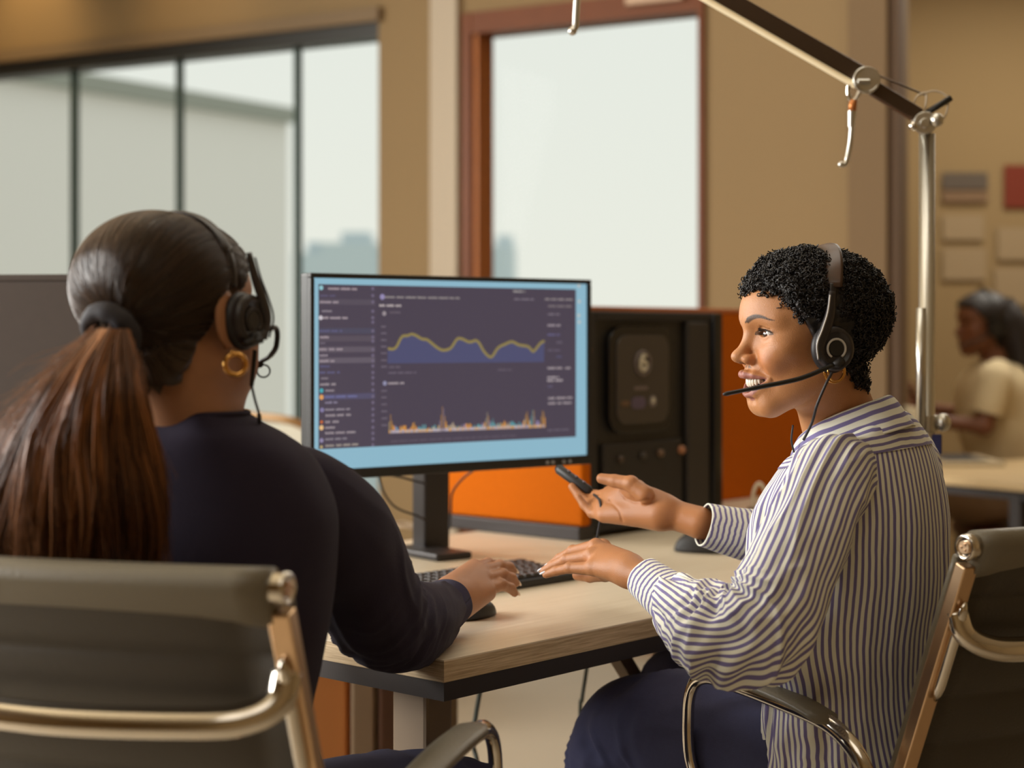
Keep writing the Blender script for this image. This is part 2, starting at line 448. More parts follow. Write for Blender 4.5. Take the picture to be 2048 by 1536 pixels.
# window_1: the long glazed wall on the left
fr = MB(); wall_box(fr, S_L0, S_L1, ZL-.01, ZL+.05, -.11, .0)
wall_box(fr, S_L0, S_L1, .14, .19, -.11, -.03)
win1 = tag(fr.build('window_1', M_trim), kind='structure')
MB_ = MB(); wall_box(MB_, S_L0, S_L1+.02, ZL+.05, ZL+.105, -.02, .035); MB_.build('head_trim', M_headtrim, win1)
ml = [(-4.9, -4.86)]+[(s_of(px)-w/2, s_of(px)+w/2) for px, w in ((128, .030), (339, .024), (576, .024))]
ml.insert(1, (-4.05, -4.0)); ml.insert(2, (-3.2, -3.15))
for s0, s1 in ml:
    m_ = MB(); wall_box(m_, s0, s1, .19, ZL-.01, -.085, -.05); m_.build('mullion', M_mull, win1, bevel=.004)
e = [S_L0]+[v for p in ml for v in p]+[S_L1]
for k in range(0, len(e), 2):
    if e[k+1]-e[k] > .05:
        m_ = MB(); wall_box(m_, e[k], e[k+1], .19, ZL-.01, -.075, -.069); m_.build('pane', M_glass, win1)
# window_2: the tall pane in a deep orange timber frame
t_ = .046
f2 = MB(); wall_box(f2, S_D0, S_D0+t_, .0, ZD, -.12, .02); wall_box(f2, S_D1-.012, S_D1+.012, .0, ZD, -.12, .02)
win2 = tag(f2.build('window_2', M_orangewood, bevel=.004), kind='structure')
f2 = MB(); wall_box(f2, S_D0+t_, S_D1-.012, ZD-.083, ZD, -.12, .018); f2.build('frame_head', M_orangewood, win2)
f2 = MB(); wall_box(f2, S_D0+t_, S_D0+t_+.018, .06, ZD-.083, -.12, -.0); f2.build('inner_jamb', M_orangewood2, win2)
f2 = MB(); wall_box(f2, S_D0+t_, S_D1-.012, .0, .09, -.12, .0); f2.build('frame_sill', M_orangewood, win2)
f2 = MB(); wall_box(f2, S_D0+t_+.018, S_D1-.012, .09, ZD-.083, -.10, -.094); f2.build('pane', M_glass, win2)
cl = MB(); wall_box(cl, s_of(1262), s_of(1376), ZD-.045, ZD-.012, .018, .055); cl.build('closer_box', MAT('pale_closer_metal', srgb(176, 146, 120), .4, metal=.3), win2, bevel=.006)
# pale painted reveal beside the timber frame
p_ = MB(); wall_box(p_, s_of(868), s_of(921), 0, CEIL, -.01, .03); tag(p_.build('trim_3', M_pale), kind='structure')
for nm, s0, s1 in (('baseboard_back', S_L1, S_D0-.0), ('baseboard_side', S_D1+.012, S_END)):
    p_ = MB(); wall_box(p_, s0, s1, 0, .09, 0, .015); tag(p_.build(nm, M_headtrim), kind='structure')

# outside: neighbouring building with a sloping roof line, and hazy buildings far off
def ground_box(name, label, x0, x1, y0, y1, ztop_l, ztop_r, mat, cat='building', group=None):
    v = [(x0, y0, -6), (x1, y0, -6), (x1, y1, -6), (x0, y1, -6), (x0, y0, ztop_l), (x1, y0, ztop_r), (x1, y1, ztop_r), (x0, y1, ztop_l)]
    r = root(name, label, cat, ((x0+x1)/2, (y0+y1)/2, -6), group=group)
    obj('walls', v, [(0, 3, 2, 1), (4, 5, 6, 7), (0, 1, 5, 4), (1, 2, 6, 5), (2, 3, 7, 6), (3, 0, 4, 7)], mat, r)
    return r
def out(px, py, d): return W(px, py, d)
A, B_ = out(-60, 148, 15), out(576, 247, 19)
r = root('neighbouring_building', 'large pale grey building with sloping roofline outside the left windows', 'building', (B_.x, B_.y, -6))
dirv = (Vector((B_.x, B_.y, 0))-Vector((A.x, A.y, 0))).normalized(); perp = Vector((-dirv.y, dirv.x, 0)); A2 = A-dirv*4; A2.z = A.z+(A.z-B_.z)/(Vector((B_.x-A.x, B_.y-A.y)).length)*4
def zed(v, z): return Vector((v.x, v.y, z))
base = [zed(A2, -6), zed(B_, -6), zed(B_+perp*5, -6), zed(A2+perp*5, -6)]; top = [A2, B_, B_+perp*5, A2+perp*5]
q = MB().prism(base, top); q.build('walls', M_building, r)
q = MB(); L = (B_-A2).length; q.prism([v+UZ*.0-perp*.12 if i < 2 else v for i, v in enumerate(top)], [v+UZ*.16-perp*.12 if i < 2 else v+UZ*.16 for i, v in enumerate(top)]); q.build('roof_edge', MAT('roof_edge_metal', srgb(150, 152, 142), .7), r)
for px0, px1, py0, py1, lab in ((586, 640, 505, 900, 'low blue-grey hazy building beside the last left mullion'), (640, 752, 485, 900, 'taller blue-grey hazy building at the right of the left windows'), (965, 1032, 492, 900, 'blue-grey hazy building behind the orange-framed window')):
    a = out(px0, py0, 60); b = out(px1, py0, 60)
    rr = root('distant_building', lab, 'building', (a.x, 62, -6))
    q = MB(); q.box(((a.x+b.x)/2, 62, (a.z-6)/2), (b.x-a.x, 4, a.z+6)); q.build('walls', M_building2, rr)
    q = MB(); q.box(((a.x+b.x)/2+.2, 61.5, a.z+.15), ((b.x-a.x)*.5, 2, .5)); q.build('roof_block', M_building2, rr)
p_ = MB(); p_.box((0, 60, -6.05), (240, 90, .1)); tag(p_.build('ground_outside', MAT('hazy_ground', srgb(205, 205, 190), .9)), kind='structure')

# papers and pictures on the far wall
def pinned(name, label, px0, px1, py0, py1, mat, cat, frame=None):
    a, b = W(px0, py0, 7.98), W(px1, py1, 7.98)
    r = root(name, label, cat, ((a.x+b.x)/2, 7.99, b.z))
    q = MB(); q.box(((a.x+b.x)/2, 7.985, (a.z+b.z)/2), (abs(b.x-a.x), .004, abs(a.z-b.z))); q.build('sheet', mat, r)
    return r, a, b
r, a, b = pinned('wall_sign', 'small dark grey sign with a brown lower band, pinned on the far wall', 1885, 1976, 345, 378, MAT('dark_grey_print', srgb(92, 80, 68), .7), 'sign')
q = MB(); q.box(((a.x+b.x)/2, 7.985, b.z-.035), (abs(b.x-a.x), .012, .055)); q.build('lower_band', MAT('brown_print', srgb(126, 98, 70), .7), r)
pinned('wall_picture', 'dark red picture at the right edge on the far wall', 2009, 2100, 330, 415, MAT('dark_red_print', srgb(118, 42, 18), .8), 'picture')
pm = MAT('faded_paper', srgb(160, 138, 106), .8)
for i, (x0, x1, y0, y1, lab) in enumerate(((1886, 1968, 430, 480, 'pale sheet of paper pinned below the dark grey sign'), (1886, 1972, 496, 560, 'lower pale sheet of paper on the far wall, left of the seated figure'), (1996, 2090, 455, 520, 'pale sheet of paper pinned below the dark red picture'), (1990, 2090, 535, 610, 'lowest pale sheet of paper at the right edge of the far wall'))):
    pinned('paper_sheet', lab, x0, x1, y0, y1, pm, 'paper')
# ---------------------------------------------------------------- main desk
DH = .73                                     # top of the desk
u_ = Vector((.665, .746, 0)).normalized(); v_ = Vector((-.746, .665, 0)).normalized()
dax = (u_, v_, UZ)
def DP(px, py): 
    d = FPX*(CAM_H-DH)/(py-HORIZ); return W(px, py, d)
DC = DP(888, 1321)                           # near corner of the desk top
def dpt(a, b, z=0): return Vector((DC.x, DC.y, 0))+u_*a+v_*b+UZ*z
LU, LV = .80, .98
desk = root('office_desk', 'pale oak office desk with a black underframe, under the monitor and keyboard', 'desk', (dpt(LU/2, LV/2).x, dpt(LU/2, LV/2).y, 0))
def deskboard(name, a0, a1, b0, b1, z0, z1, mat, parent, bev=.0015):
    q = MB(); q.box(dpt((a0+a1)/2, (b0+b1)/2, (z0+z1)/2), (a1-a0, b1-b0, z1-z0), dax); return q.build(name, mat, parent, bevel=bev)
deskboard('desktop', 0, LU, 0, LV, DH-.002, DH, M_desktop, desk, 0)
deskboard('desktop_core', 0, LU, 0, LV, DH-.030, DH-.002, M_deskedge, desk, 0)
# black steel rim set just under the board
q = MB(); o_ = [(.002, .002), (LU-.002, .002), (LU-.002, LV-.002), (.002, LV-.002)]; i_ = [(.05, .05), (LU-.05, .05), (LU-.05, LV-.05), (.05, LV-.05)]
for k in range(4):
    c4 = [o_[k], o_[(k+1) % 4], i_[(k+1) % 4], i_[k]]; lo_ = [dpt(a, b, DH-.056) for a, b in c4]
    if k in (0, 2): q = MB()
    q.prism(lo_, [p+UZ*.026 for p in lo_])
    if k in (1, 3): q.build('frame_rail', M_frame_dark, desk)
for a, b in ((.10, .14), (.10, LV-.12), (LU-.08, .14), (LU-.08, LV-.12)):
    q = MB(); q.box(dpt(a, b, (DH-.056)/2), (.055, .07, DH-.056), dax); q.build('leg', M_deskleg, desk, bevel=.006)
q = MB(); q.tube([dpt(LU-.09, .17, .50), dpt(LU-.24, .17, .672)], .018, 4, rot=PI/4); q.build('brace', M_deskleg, desk)
# second desk beyond the seam
desk2 = root('adjoining_desk', 'second pale oak desk behind the seam, carrying the dark tower', 'desk', (dpt(LU+.6, LV/2).x, dpt(LU+.6, LV/2).y, 0))
SE = LU+.012
_o = [(SE, -.02), (SE+.40, -.02), (SE+1.06, .56), (SE+1.40, .98), (SE, .98)]; _i = [(SE+.04, .02), (SE+.385, .02), (SE+1.03, .59), (SE+1.32, .94), (SE+.04, .94)]
for nm, z0, z1, mt in (('desktop', DH-.002, DH, M_desktop), ('desktop_core', DH-.030, DH-.002, M_deskedge)):
    q = MB(); q.prism([dpt(a, b, z0) for a, b in _o], [dpt(a, b, z1) for a, b in _o]); q.build(nm, mt, desk2)
for k in range(5):
    c4 = [_o[k], _o[(k+1) % 5], _i[(k+1) % 5], _i[k]]; q = MB(); q.prism([dpt(a, b, DH-.056) for a, b in c4], [dpt(a, b, DH-.030) for a, b in c4]); q.build('frame_rail', M_frame_dark, desk2)
for a, b in ((SE+.08, .1), (SE+.08, LV-.1), (SE+.38, .09), (SE+1.25, LV-.08)):
    q = MB(); q.box(dpt(a, b, (DH-.056)/2), (.055, .07, DH-.056), dax); q.build('leg', M_deskleg, desk2, bevel=.006)

# orange partitions: end panel behind the monitor, spine panel behind the tower
def panel(name, label, p0, p1, z0, z1, th, mat, foot=None):
    p0 = Vector((p0[0], p0[1], 0)); p1 = Vector((p1[0], p1[1], 0)); d = (p1-p0).normalized(); n = Vector((-d.y, d.x, 0))
    r = root(name, label, 'partition', ((p0.x+p1.x)/2, (p0.y+p1.y)/2, z0))
    q = MB(); q.box((p0+p1)/2+UZ*((z0+z1)/2), ((p1-p0).length, th, z1-z0), (d, n, UZ)); q.build('fabric_panel', mat, r, bevel=.006)
    q = MB(); q.box((p0+p1)/2+UZ*(z1+.004), ((p1-p0).length, th*1.1, .012), (d, n, UZ)); q.build('top_trim', M_orange_edge if mat is M_orange else M_darkfabric, r, bevel=.003)
    if foot:
        q = MB(); q.box((p0+p1)/2+UZ*(z0-foot/2), ((p1-p0).length, th*1.7, foot), (d, n, UZ)); q.build('base_rail', M_charcoal, r, bevel=.003)
    return r
P1R = Vector((W(1174, 0, 3.60).x, 3.60, 0)); P1L = P1R+v_*.42
panel('orange_end_panel', 'low orange fabric desk panel behind the monitor stand', P1R, P1L, DH+.03, 1.13, .03, M_orange, .03)
T0 = Vector((W(1182, 0, 3.63).x, 3.63, 0))
S0 = T0+v_*.27+u_*.02
panel('orange_spine_panel', 'tall orange fabric desk panel behind the dark tower and the smiling woman', S0, S0+u_*1.42, DH+.0, 1.224, .03, M_orange)
# dark computer tower standing on the far desk
TL, TH, TT = .485, .487, .21
tw = root('computer_tower', 'large black computer tower with a rounded dark window, beside the monitor', 'computer', (T0.x, T0.y, DH))
def tpt(a, b, z): return T0+u_*a+v_*b+UZ*(DH+z)
def tbox(name, a0, a1, b0, b1, z0, z1, mat, bev=.006, par=None):
    q = MB(); q.box(tpt((a0+a1)/2, (b0+b1)/2, (z0+z1)/2), (a1-a0, b1-b0, z1-z0), dax); return q.build(name, mat, par or tw, bevel=bev)
tbox('case', 0, TL, .012, TT, .012, TH, M_black, .008)
tbox('side_frame', .0, .018, 0, .012, .012, TH, M_black_soft, .003)
tbox('side_frame', .018, TL*.985, 0, .012, TH-.02, TH, M_black_soft, .003)
tbox('side_frame', .018, TL*.985, 0, .012, .012, .03, M_black_soft, .003)
tbox('front_strip', TL*.72, TL*.90, -.003, .012, .03, TH-.02, MAT('charcoal_plastic', srgb(52, 47, 44), .55), .006)
tbox('front_edge', TL*.925, TL, -.006, .012, .0, TH, M_blackgloss, .006)
tbox('lower_drive_cover', .045, TL*.69, .002, .012, .04, .20, MAT('dark_grille', srgb(40, 36, 34), .6), .004)
for k in range(4):
    a = (.10, .18, .245, .325)[k]; q = MB(); q.sphere(tpt(a, -.001, .165+.003*k), (.009 if k != 3 else .010)); q.build('button', MAT('brown_button', srgb(*((70, 54, 40), (60, 52, 44), (110, 84, 62), (176, 120, 84))[k]), .4), tw, smooth=True)
for a in (.04, TL-.05):
    q = MB(); q.box(tpt(a, TT/2, .006), (.03, TT*.8, .012), dax); q.build('foot', M_black, tw)
def rrect(cx, cz, w, h, r, n=6):
    o = []
    for (sx, sz, a0) in ((1, 1, 0), (-1, 1, 90), (-1, -1, 180), (1, -1, 270)):
        for i in range(n+1):
            a = math.radians(a0+90*i/n); o.append((cx+sx*(w/2-r)+r*math.cos(a), cz+sz*(h/2-r)+r*math.sin(a)))
    return o
def rplate(name, a, z, w, h, r, b0, b1, mat, par):
    o = rrect(a, z, w, h, r); q = MB().prism([tpt(x, b1, zz) for x, zz in o], [tpt(x, b0, zz) for x, zz in o]); return q.build(name, mat, par, bevel=.002)
wa, wz = .178, .338
rplate('window_bezel', wa, wz, .235, .235, .045, -.002, .012, M_blackgloss, tw)
wpn = rplate('window_pane', wa, wz, .19, .195, .032, -.005, -.002, MAT('smoked_pane', srgb(66, 60, 56), .22), tw)
q = MB(); q.torus(tpt(wa-.005, -.007, wz+.035), .026, .0035, (u_, UZ), 32, 6); q.build('badge_ring', MAT('ring_print', srgb(112, 100, 96), .5), tw, smooth=True)
M_pr1 = MAT('pale_print', srgb(214, 204, 180), .5)
q = MB(); q.torus(tpt(wa-.005, -.0085, wz+.030), .0105, .0042, (u_, UZ), 24, 6)
q.tube([tpt(wa-.0155, -.0085, wz+.030), tpt(wa-.014, -.0085, wz+.043), tpt(wa-.006, -.0085, wz+.053), tpt(wa+.004, -.0085, wz+.051)], .004, 6); q.build('badge_mark', M_pr1, tw, smooth=True)
for nm, a, z, w, h, c in (('violet_label', -.018, -.052, .05, .026, (92, 80, 104)), ('brown_label', -.066, -.052, .03, .012, (104, 78, 56)), ('grey_label', -.010, -.020, .05, .008, (112, 98, 96)), ('round_label', .034, -.050, .024, .026, (120, 112, 112)), ('pale_dot', .034, -.048, .011, .013, (220, 212, 190))):
    rplate(nm, wa+a, wz+z, w, h, min(w, h)*.45, -.0065 if nm != 'pale_dot' else -.0078, -.0045, MAT(nm+'_print', srgb(*c), .5), tw)

# ---------------------------------------------------------------- monitor
mC = W(620, 548, 2.93); md = Vector((.79, .613, 0)).normalized(); mn = Vector((md.y, -md.x, 0))   # along the width; towards the viewer side
def mxz(px, py):
    """where the pixel ray meets the screen plane"""
    k = (px-1024)/FPX; t = (k*mC.y-mC.x)/(md.x-k*md.y); d = mC.y+md.y*t; return t, CAM_H-(py-HORIZ)/FPX*d
w0, zt = 0.0, mxz(617, 546)[1]; w1, zt2 = mxz(1182, 559); _, zb = mxz(1184, 926)
_, zb2 = mxz(745, 957)
MW = w1; ZT = (zt+zt2)/2; ZB = (zb+zb2)/2
def mpt(a, n, z): return Vector((mC.x, mC.y, 0))+md*a+mn*n+UZ*z
max_ = (md, mn, UZ)
STB = DP(862, 1104)
mon = root('computer_monitor', 'large flat monitor showing a dark dashboard with line and bar charts', 'monitor', (STB.x, STB.y, DH))
q = MB(); q.box(mpt(MW/2, -.020, (ZT+ZB)/2), (MW, .026, ZT-ZB), max_); q.build('housing', M_black, mon, bevel=.004)
bz = .0085
for a0, a1, z0, z1 in ((0, MW, ZT-bz, ZT), (0, MW, ZB, ZB+.018), (0, bz, ZB+.018, ZT-bz), (MW-bz, MW, ZB+.018, ZT-bz)):
    q = MB(); q.box(mpt((a0+a1)/2, -.003, (z0+z1)/2), (a1-a0, .010, z1-z0), max_); q.build('bezel', M_black, mon, bevel=.002)
q = MB(); q.box(mpt(MW/2, -.032, (ZT+ZB)/2-.02), (MW*.55, .03, (ZT-ZB)*.5), max_); q.build('rear_cover', M_black, mon, bevel=.01)
for px in (1093, 1104, 1126, 1138):
    t, z = mxz(px, 929); q = MB(); q.sphere(mpt(t, .0025, ZB+.008), .0035, 10, 6); q.build('button', MAT('grey_button', srgb(150, 146, 146), .4) if px == 1093 else bpy.data.materials['grey_button'], mon, smooth=True)
# screen: flat emissive drawing, one colour per vertex
scr_v, scr_f, scr_c = [], [], []
SX0, SX1, SZ0, SZ1 = bz, MW-bz, ZB+.018, ZT-bz
def spoly(pts, c, n=0.0):
    k = len(scr_v)
    for a, z in pts: scr_v.append(tuple(mpt(a, -.0035+n, z))); scr_c.append(srgb(*c)[:3])
    scr_f.append(tuple(range(k, k+len(pts))))
def srect(a0, z0, a1, z1, c, n=.0004): spoly([(a0, z0), (a1, z0), (a1, z1), (a0, z1)], c, n)
spoly([(SX0, SZ0), (SX1, SZ0), (SX1, SZ1), (SX0, SZ1)], (148, 194, 214))
def sp(px, py): return mxz(px, py)
ax0, az1 = sp(639, 570); ax1, _ = sp(1154, 577); _, az0 = sp(1160, 873)
az0 = (az0+sp(646, 899)[1])/2; az1 = (az1+sp(1153, 577)[1])/2
BGC = (76, 68, 84)
srect(ax0, az0, ax1, az1, BGC, .0002)
def uvp(u, v): return ax0+(ax1-ax0)*u, az1+(az0-az1)*v           # 0..1 right, 0..1 down inside the app window
def urect(u0, v0, u1, v1, c, n=.0004):
    a, z = uvp(u0, v0); b, y = uvp(u1, v1); srect(a, y, b, z, c, n)
# window-fraction positions read on the 2048-wide zoom of the screen (window: x 130..1895, left edge 135->1260, right 158->1165)
def uq(X, Y):
    u = (X-130)/(1900-130); top = 132+u*25; bot = 1262-u*97; return (X-(130+28*(Y-132)/1130*(1-u)+22*u*(Y-157)/1008))/(1900-130)+.0, (Y-top)/(bot-top)
def tline(X0, X1, Y, c=(150, 138, 150), h=.011, words=True):
    u0, v = uq(X0, Y); u1, _ = uq(X1, Y); u = u0
    rnd = random.Random(int(X0*7+Y))
    while u < u1-.004:
        w = min(u1-u, rnd.uniform(.018, .040)) if words else u1-u
        k = 0
        while k < w-.002:
            cw = min(rnd.uniform(.003, .0055), w-k); hh = h*rnd.choice((.75, .8, 1.0)); urect(u+k, v-hh/2, u+k+cw, v+h/2, c, .0007); k += cw+.0012
        u += w+.006
def dot(X, Y, r, c):
    u, v = uq(X, Y); a, z = uvp(u, v); spoly([(a+r*math.cos(t*PI/6), z+r*math.sin(t*PI/6)) for t in range(12)], c, .0009)
urect(0, .0, .205, 1, (78, 70, 86), .0003)
for Y, c in ((252, (90, 82, 96)), (505, (92, 83, 96)), (580, (100, 91, 104)), (655, (104, 95, 108)), (452, (80, 78, 98)), (905, (88, 84, 112))):
    u, v = uq(140, Y); urect(.0, v-.017, .2, v+.017, c, .00035)
for X0, X1, Y, c in ((190, 380, 162, (176, 160, 166)), (140, 235, 210, (98, 92, 122)), (140, 270, 254, (170, 156, 164)), (155, 220, 316, (150, 140, 150)), (160, 318, 362, (178, 164, 170)), (145, 285, 452, (100, 98, 136)), (148, 202, 495, (170, 156, 164)), (148, 180, 535, (120, 110, 124)), (145, 292, 578, (170, 156, 164)), (148, 200, 620, (160, 148, 158)), (148, 244, 658, (170, 156, 164)), (152, 220, 695, (96, 94, 132)), (150, 280, 737, (104, 102, 140)), (160, 204, 776, (140, 130, 140)), (155, 252, 818, (166, 154, 160)), (190, 258, 860, (160, 148, 156)), (188, 388, 903, (118, 120, 168)), (190, 265, 942, (150, 142, 166)), (192, 345, 990, (160, 150, 160)), (195, 355, 1030, (166, 154, 160)), (195, 280, 1074, (166, 154, 160)), (195, 258, 1113, (166, 154, 160)), (195, 385, 1150, (166, 154, 160)), (198, 330, 1192, (150, 142, 152)), (200, 410, 1236, (170, 160, 150)),
        (550, 1050, 217, (160, 152, 150)), (515, 660, 275, (196, 184, 184)), (585, 660, 322, (108, 98, 110)), (590, 660, 697, (112, 102, 116)), (585, 768, 737, (112, 102, 118)), (585, 690, 808, (176, 164, 168)), (1430, 1520, 172, (168, 162, 160)), (1440, 1585, 226, (130, 120, 132)), (1665, 1880, 225, (160, 150, 150)), (1690, 1880, 272, (140, 130, 132)), (1690, 1780, 328, (132, 122, 134)), (1690, 1790, 404, (168, 156, 164)), (1690, 1785, 468, (110, 106, 146)), (1760, 1800, 520, (112, 102, 118)), (1695, 1800, 575, (108, 98, 116)), (1760, 1800, 618, (94, 92, 124)), (1695, 1805, 697, (178, 166, 170)), (1830, 1880, 695, (178, 166, 170)), (1695, 1780, 760, (186, 174, 178)), (1695, 1820, 782, (186, 174, 178)), (1700, 1740, 822, (104, 98, 124)), (1705, 1890, 903, (176, 164, 168)), (1705, 1880, 938, (176, 164, 168)), (1705, 1875, 1122, (112, 104, 118)), (1330, 1430, 712, (104, 94, 108)), (615, 1480, 1205, (100, 90, 104))):
    tline(X0, X1, Y, c, .014 if c[0] > 165 else .012)
dot(146, 157, .0042, (150, 206, 216)); dot(148, 362, .0040, (214, 206, 214)); dot(165, 860, .0040, (70, 178, 190)); dot(166, 905, .0044, (236, 168, 96)); dot(171, 1113, .0044, (244, 200, 140)); dot(171, 1074, .0028, (212, 110, 50)); dot(172, 992, .0042, (136, 128, 170)); dot(174, 1200, .0040, (150, 140, 176)); dot(533, 216, .0052, (156, 146, 190)); dot(563, 808, .0042, (150, 150, 180)); dot(174, 1245, .003, (190, 170, 120)); dot(548, 330, .0042, (160, 150, 156))
for Y in (160, 208, 252, 315, 360, 390, 450, 492, 520, 578, 618, 655, 690, 735, 770, 812, 855, 897, 940, 985, 1025, 1065, 1110, 1150, 1188, 1230): dot(470+(Y-160)*.025, Y, .0030, (116, 106, 130))
for Y in (420, 466, 512, 557, 602, 650, 695, 860, 905, 952, 1000, 1048, 1095): tline(530+(Y-420)*.03, 565+(Y-420)*.03, Y, (120, 110, 124), .010, False)
curve = [(578, 570), (612, 574), (635, 555), (660, 500), (680, 482), (705, 482), (730, 470), (765, 482), (800, 503), (835, 508), (870, 535), (905, 562), (935, 578), (965, 578), (1000, 562), (1030, 515), (1050, 497), (1085, 505), (1120, 522), (1150, 518), (1168, 510), (1195, 530), (1225, 580), (1258, 615), (1282, 625), (1300, 605), (1330, 560), (1380, 535), (1430, 518), (1480, 540), (1540, 548), (1565, 565), (1585, 585), (1610, 560), (1640, 525), (1668, 512)]
cv = crom(curve, 120); B0, B1 = 672, 655
for i in range(len(cv)-1):
    p, q2 = cv[i], cv[i+1]; yb = lambda X: B0+(B1-B0)*(X-578)/1090
    pts = [uvp(*uq(p[0], p[1])), uvp(*uq(q2[0], q2[1])), uvp(*uq(q2[0], yb(q2[0]))), uvp(*uq(p[0], yb(p[0])))]
    spoly(pts, (80, 82, 118), .0004)
    (a, z), (b, y) = pts[0], pts[1]; L2 = math.hypot(b-a, y-z)+1e-9; nx, nz = -(y-z)/L2*.0026, (b-a)/L2*.0026
    spoly([(a+nx, z+nz), (b+nx, y+nz), (b-nx, y-nz), (a-nx, z-nz)], (150, 134, 80), .0008)
rnd = random.Random(11); pal = [(232, 160, 70), (110, 178, 186), (196, 176, 150), (168, 150, 190), (226, 190, 120), (70, 160, 170), (150, 140, 170)]
spk = [(605, 1000, 0), (690, 1075, 0), (757, 1045, 0), (952, 895, 0), (1020, 1055, 2), (1262, 968, 0), (1300, 1030, 1), (1385, 1045, 0), (1545, 960, 0), (1592, 930, 1), (1665, 945, 0), (1120, 1075, 0), (1200, 1085, 1), (1450, 1060, 1), (830, 1100, 1), (1630, 1050, 3)]
X = 596
while X < 1686:
    base = 1150-(X-596)*.045; near = min(spk, key=lambda s: abs(s[0]-X)); top = base-rnd.uniform(14, 50)
    c = rnd.choice(pal)
    if abs(near[0]-X) < 26:
        top = min(top, near[1]+(abs(near[0]-X)/26)**.5*(base-near[1])*.8); c = pal[near[2]] if rnd.random() < .8 else c
    if top < base-70: c = tuple(int(.62*k+.38*76) for k in c)
    u0, v0 = uq(X, top); u1, v1 = uq(X+7.5, base); urect(u0, v0, u1, v1, c, .0008)
    urect(u0, v1-.018, u1, v1, rnd.choice(((206, 190, 190), (236, 176, 90), (196, 184, 200))), .0009); X += 8.2
for X, Y in ((1922, 132), (1927, 240), (1930, 380), (1925, 335)):
    u, v = uq(X, Y); a, z = uvp(u, v); spoly([(a+.0035*math.cos(t), z+.0035*math.sin(t)) for t in [k*PI/4 for k in range(8)]], (206, 204, 196), .0006)
M_screen = MAT('screen_light', (0.01, .01, .01, 1), .35); col_attr_mat(M_screen, 'Col', 'Emission Color'); M_screen.node_tree.nodes['Principled BSDF'].inputs['Emission Strength'].default_value = .85
so = obj('screen', scr_v, scr_f, M_screen, mon, col=np.array(scr_c))
# stand: pillar and foot, tilted arm behind
q = MB(); q.box(STB+Vector((.0, .0, .0))+UZ*.18, (.062, .045, .36), max_); st = q.build('stand_pillar', M_charcoal, mon, bevel=.004)
st.data.materials[0] = M_charcoal
q = MB(); q.box(STB+UZ*.30+mn*.0, (.03, .075, .06), max_); q.build('stand_clamp', M_black, mon, bevel=.004)
q = MB(); q.box(STB+UZ*.007-md*.035+mn*.045, (.085, .17, .014), max_); q.build('stand_foot', M_charcoal, mon, bevel=.004)
t0 = (STB-Vector((mC.x, mC.y, 0))).dot(md); n0 = (STB-Vector((mC.x, mC.y, 0))).dot(mn)
q = MB(); q.box(mpt(t0, (n0-.035)/2, DH+.31), (.05, abs(n0)-.02, .05), max_); q.build('mount_arm', M_black, mon, bevel=.004)

# cables behind the monitor
cb = root('monitor_cable', 'black cables hanging behind the monitor to the left of its stand', 'cable', (STB.x-.1, STB.y+.05, DH))
MB().tube(smooth_path([W(756, 945, 3.25), W(768, 985, 3.27), W(792, 1015, 3.3), W(835, 1032, 3.33), W(850, 1040, 3.36)]), .0022, 8).build('power_lead', M_cord, cb, smooth=True)
MB().tube(smooth_path([W(745, 948, 3.2), W(790, 952, 3.24), W(852, 968, 3.3)]), .0022, 8).build('signal_lead', M_cord, cb, smooth=True)
cb = root('cable', 'black cable curving over the orange panel at the right of the monitor stand', 'cable', (STB.x+.05, STB.y+.05, DH))
MB().tube(smooth_path([W(948, 940, 3.3), W(925, 958, 3.34), W(905, 985, 3.36), W(902, 1020, 3.36), W(899, 1058, 3.35)]), .0022, 8).build('lead', M_cord, cb, smooth=True)
cb = root('white_cable_coil', 'small tangle of pale wires on the desk left of the monitor stand', 'cable', (DP(815, 1062).x, DP(815, 1062).y, DH))
pp = []
for k in range(60):
    a = k*.55; c = DP(812, 1062); pp.append(c+Vector((.045*math.cos(a)*(1+.2*math.sin(k)), .03*math.sin(a), .006+.010*(k/60)+.004*math.sin(k*1.7))))
MB().tube(smooth_path(pp, 240), .0016, 6).build('loops', M_clearwire, cb, smooth=True)

# ---------------------------------------------------------------- keyboard
KA, KB, KC2 = DP(1035, 1176), DP(1154, 1158), DP(828, 1138)
kd = u_*1.0
kc = DP(822, 1210)
# front right corner and far right corner of the keyboard, running along the desk edge direction
KFR = DP(1157, 1160); kx = Vector((.69, .724, 0)).normalized(); ky = Vector((-kx.y, kx.x, 0)); kax = (kx, ky, UZ); KWD, KDP = .435, .135
kb = root('keyboard', 'long black computer keyboard on the pale desk under the monitor', 'keyboard', (KFR.x-kx.x*KWD/2, KFR.y-kx.y*KWD/2, DH))
def kpt(a, b, z=0): return KFR-kx*a+ky*b+UZ*(z)
q = MB().prism([kpt(0, 0, .001), kpt(0, KDP, .001), kpt(KWD, KDP, .001), kpt(KWD, 0, .001)], [kpt(0, 0, .014), kpt(0, KDP, .022), kpt(KWD, KDP, .022), kpt(KWD, 0, .014)]); q.build('case', M_black, kb, bevel=.003)
km = None
rows = [(.012, .0185, 0), (.032, .0185, .005), (.052, .0185, .002), (.072, .0185, .006), (.092, .0185, 0), (.113, .014, 0)]
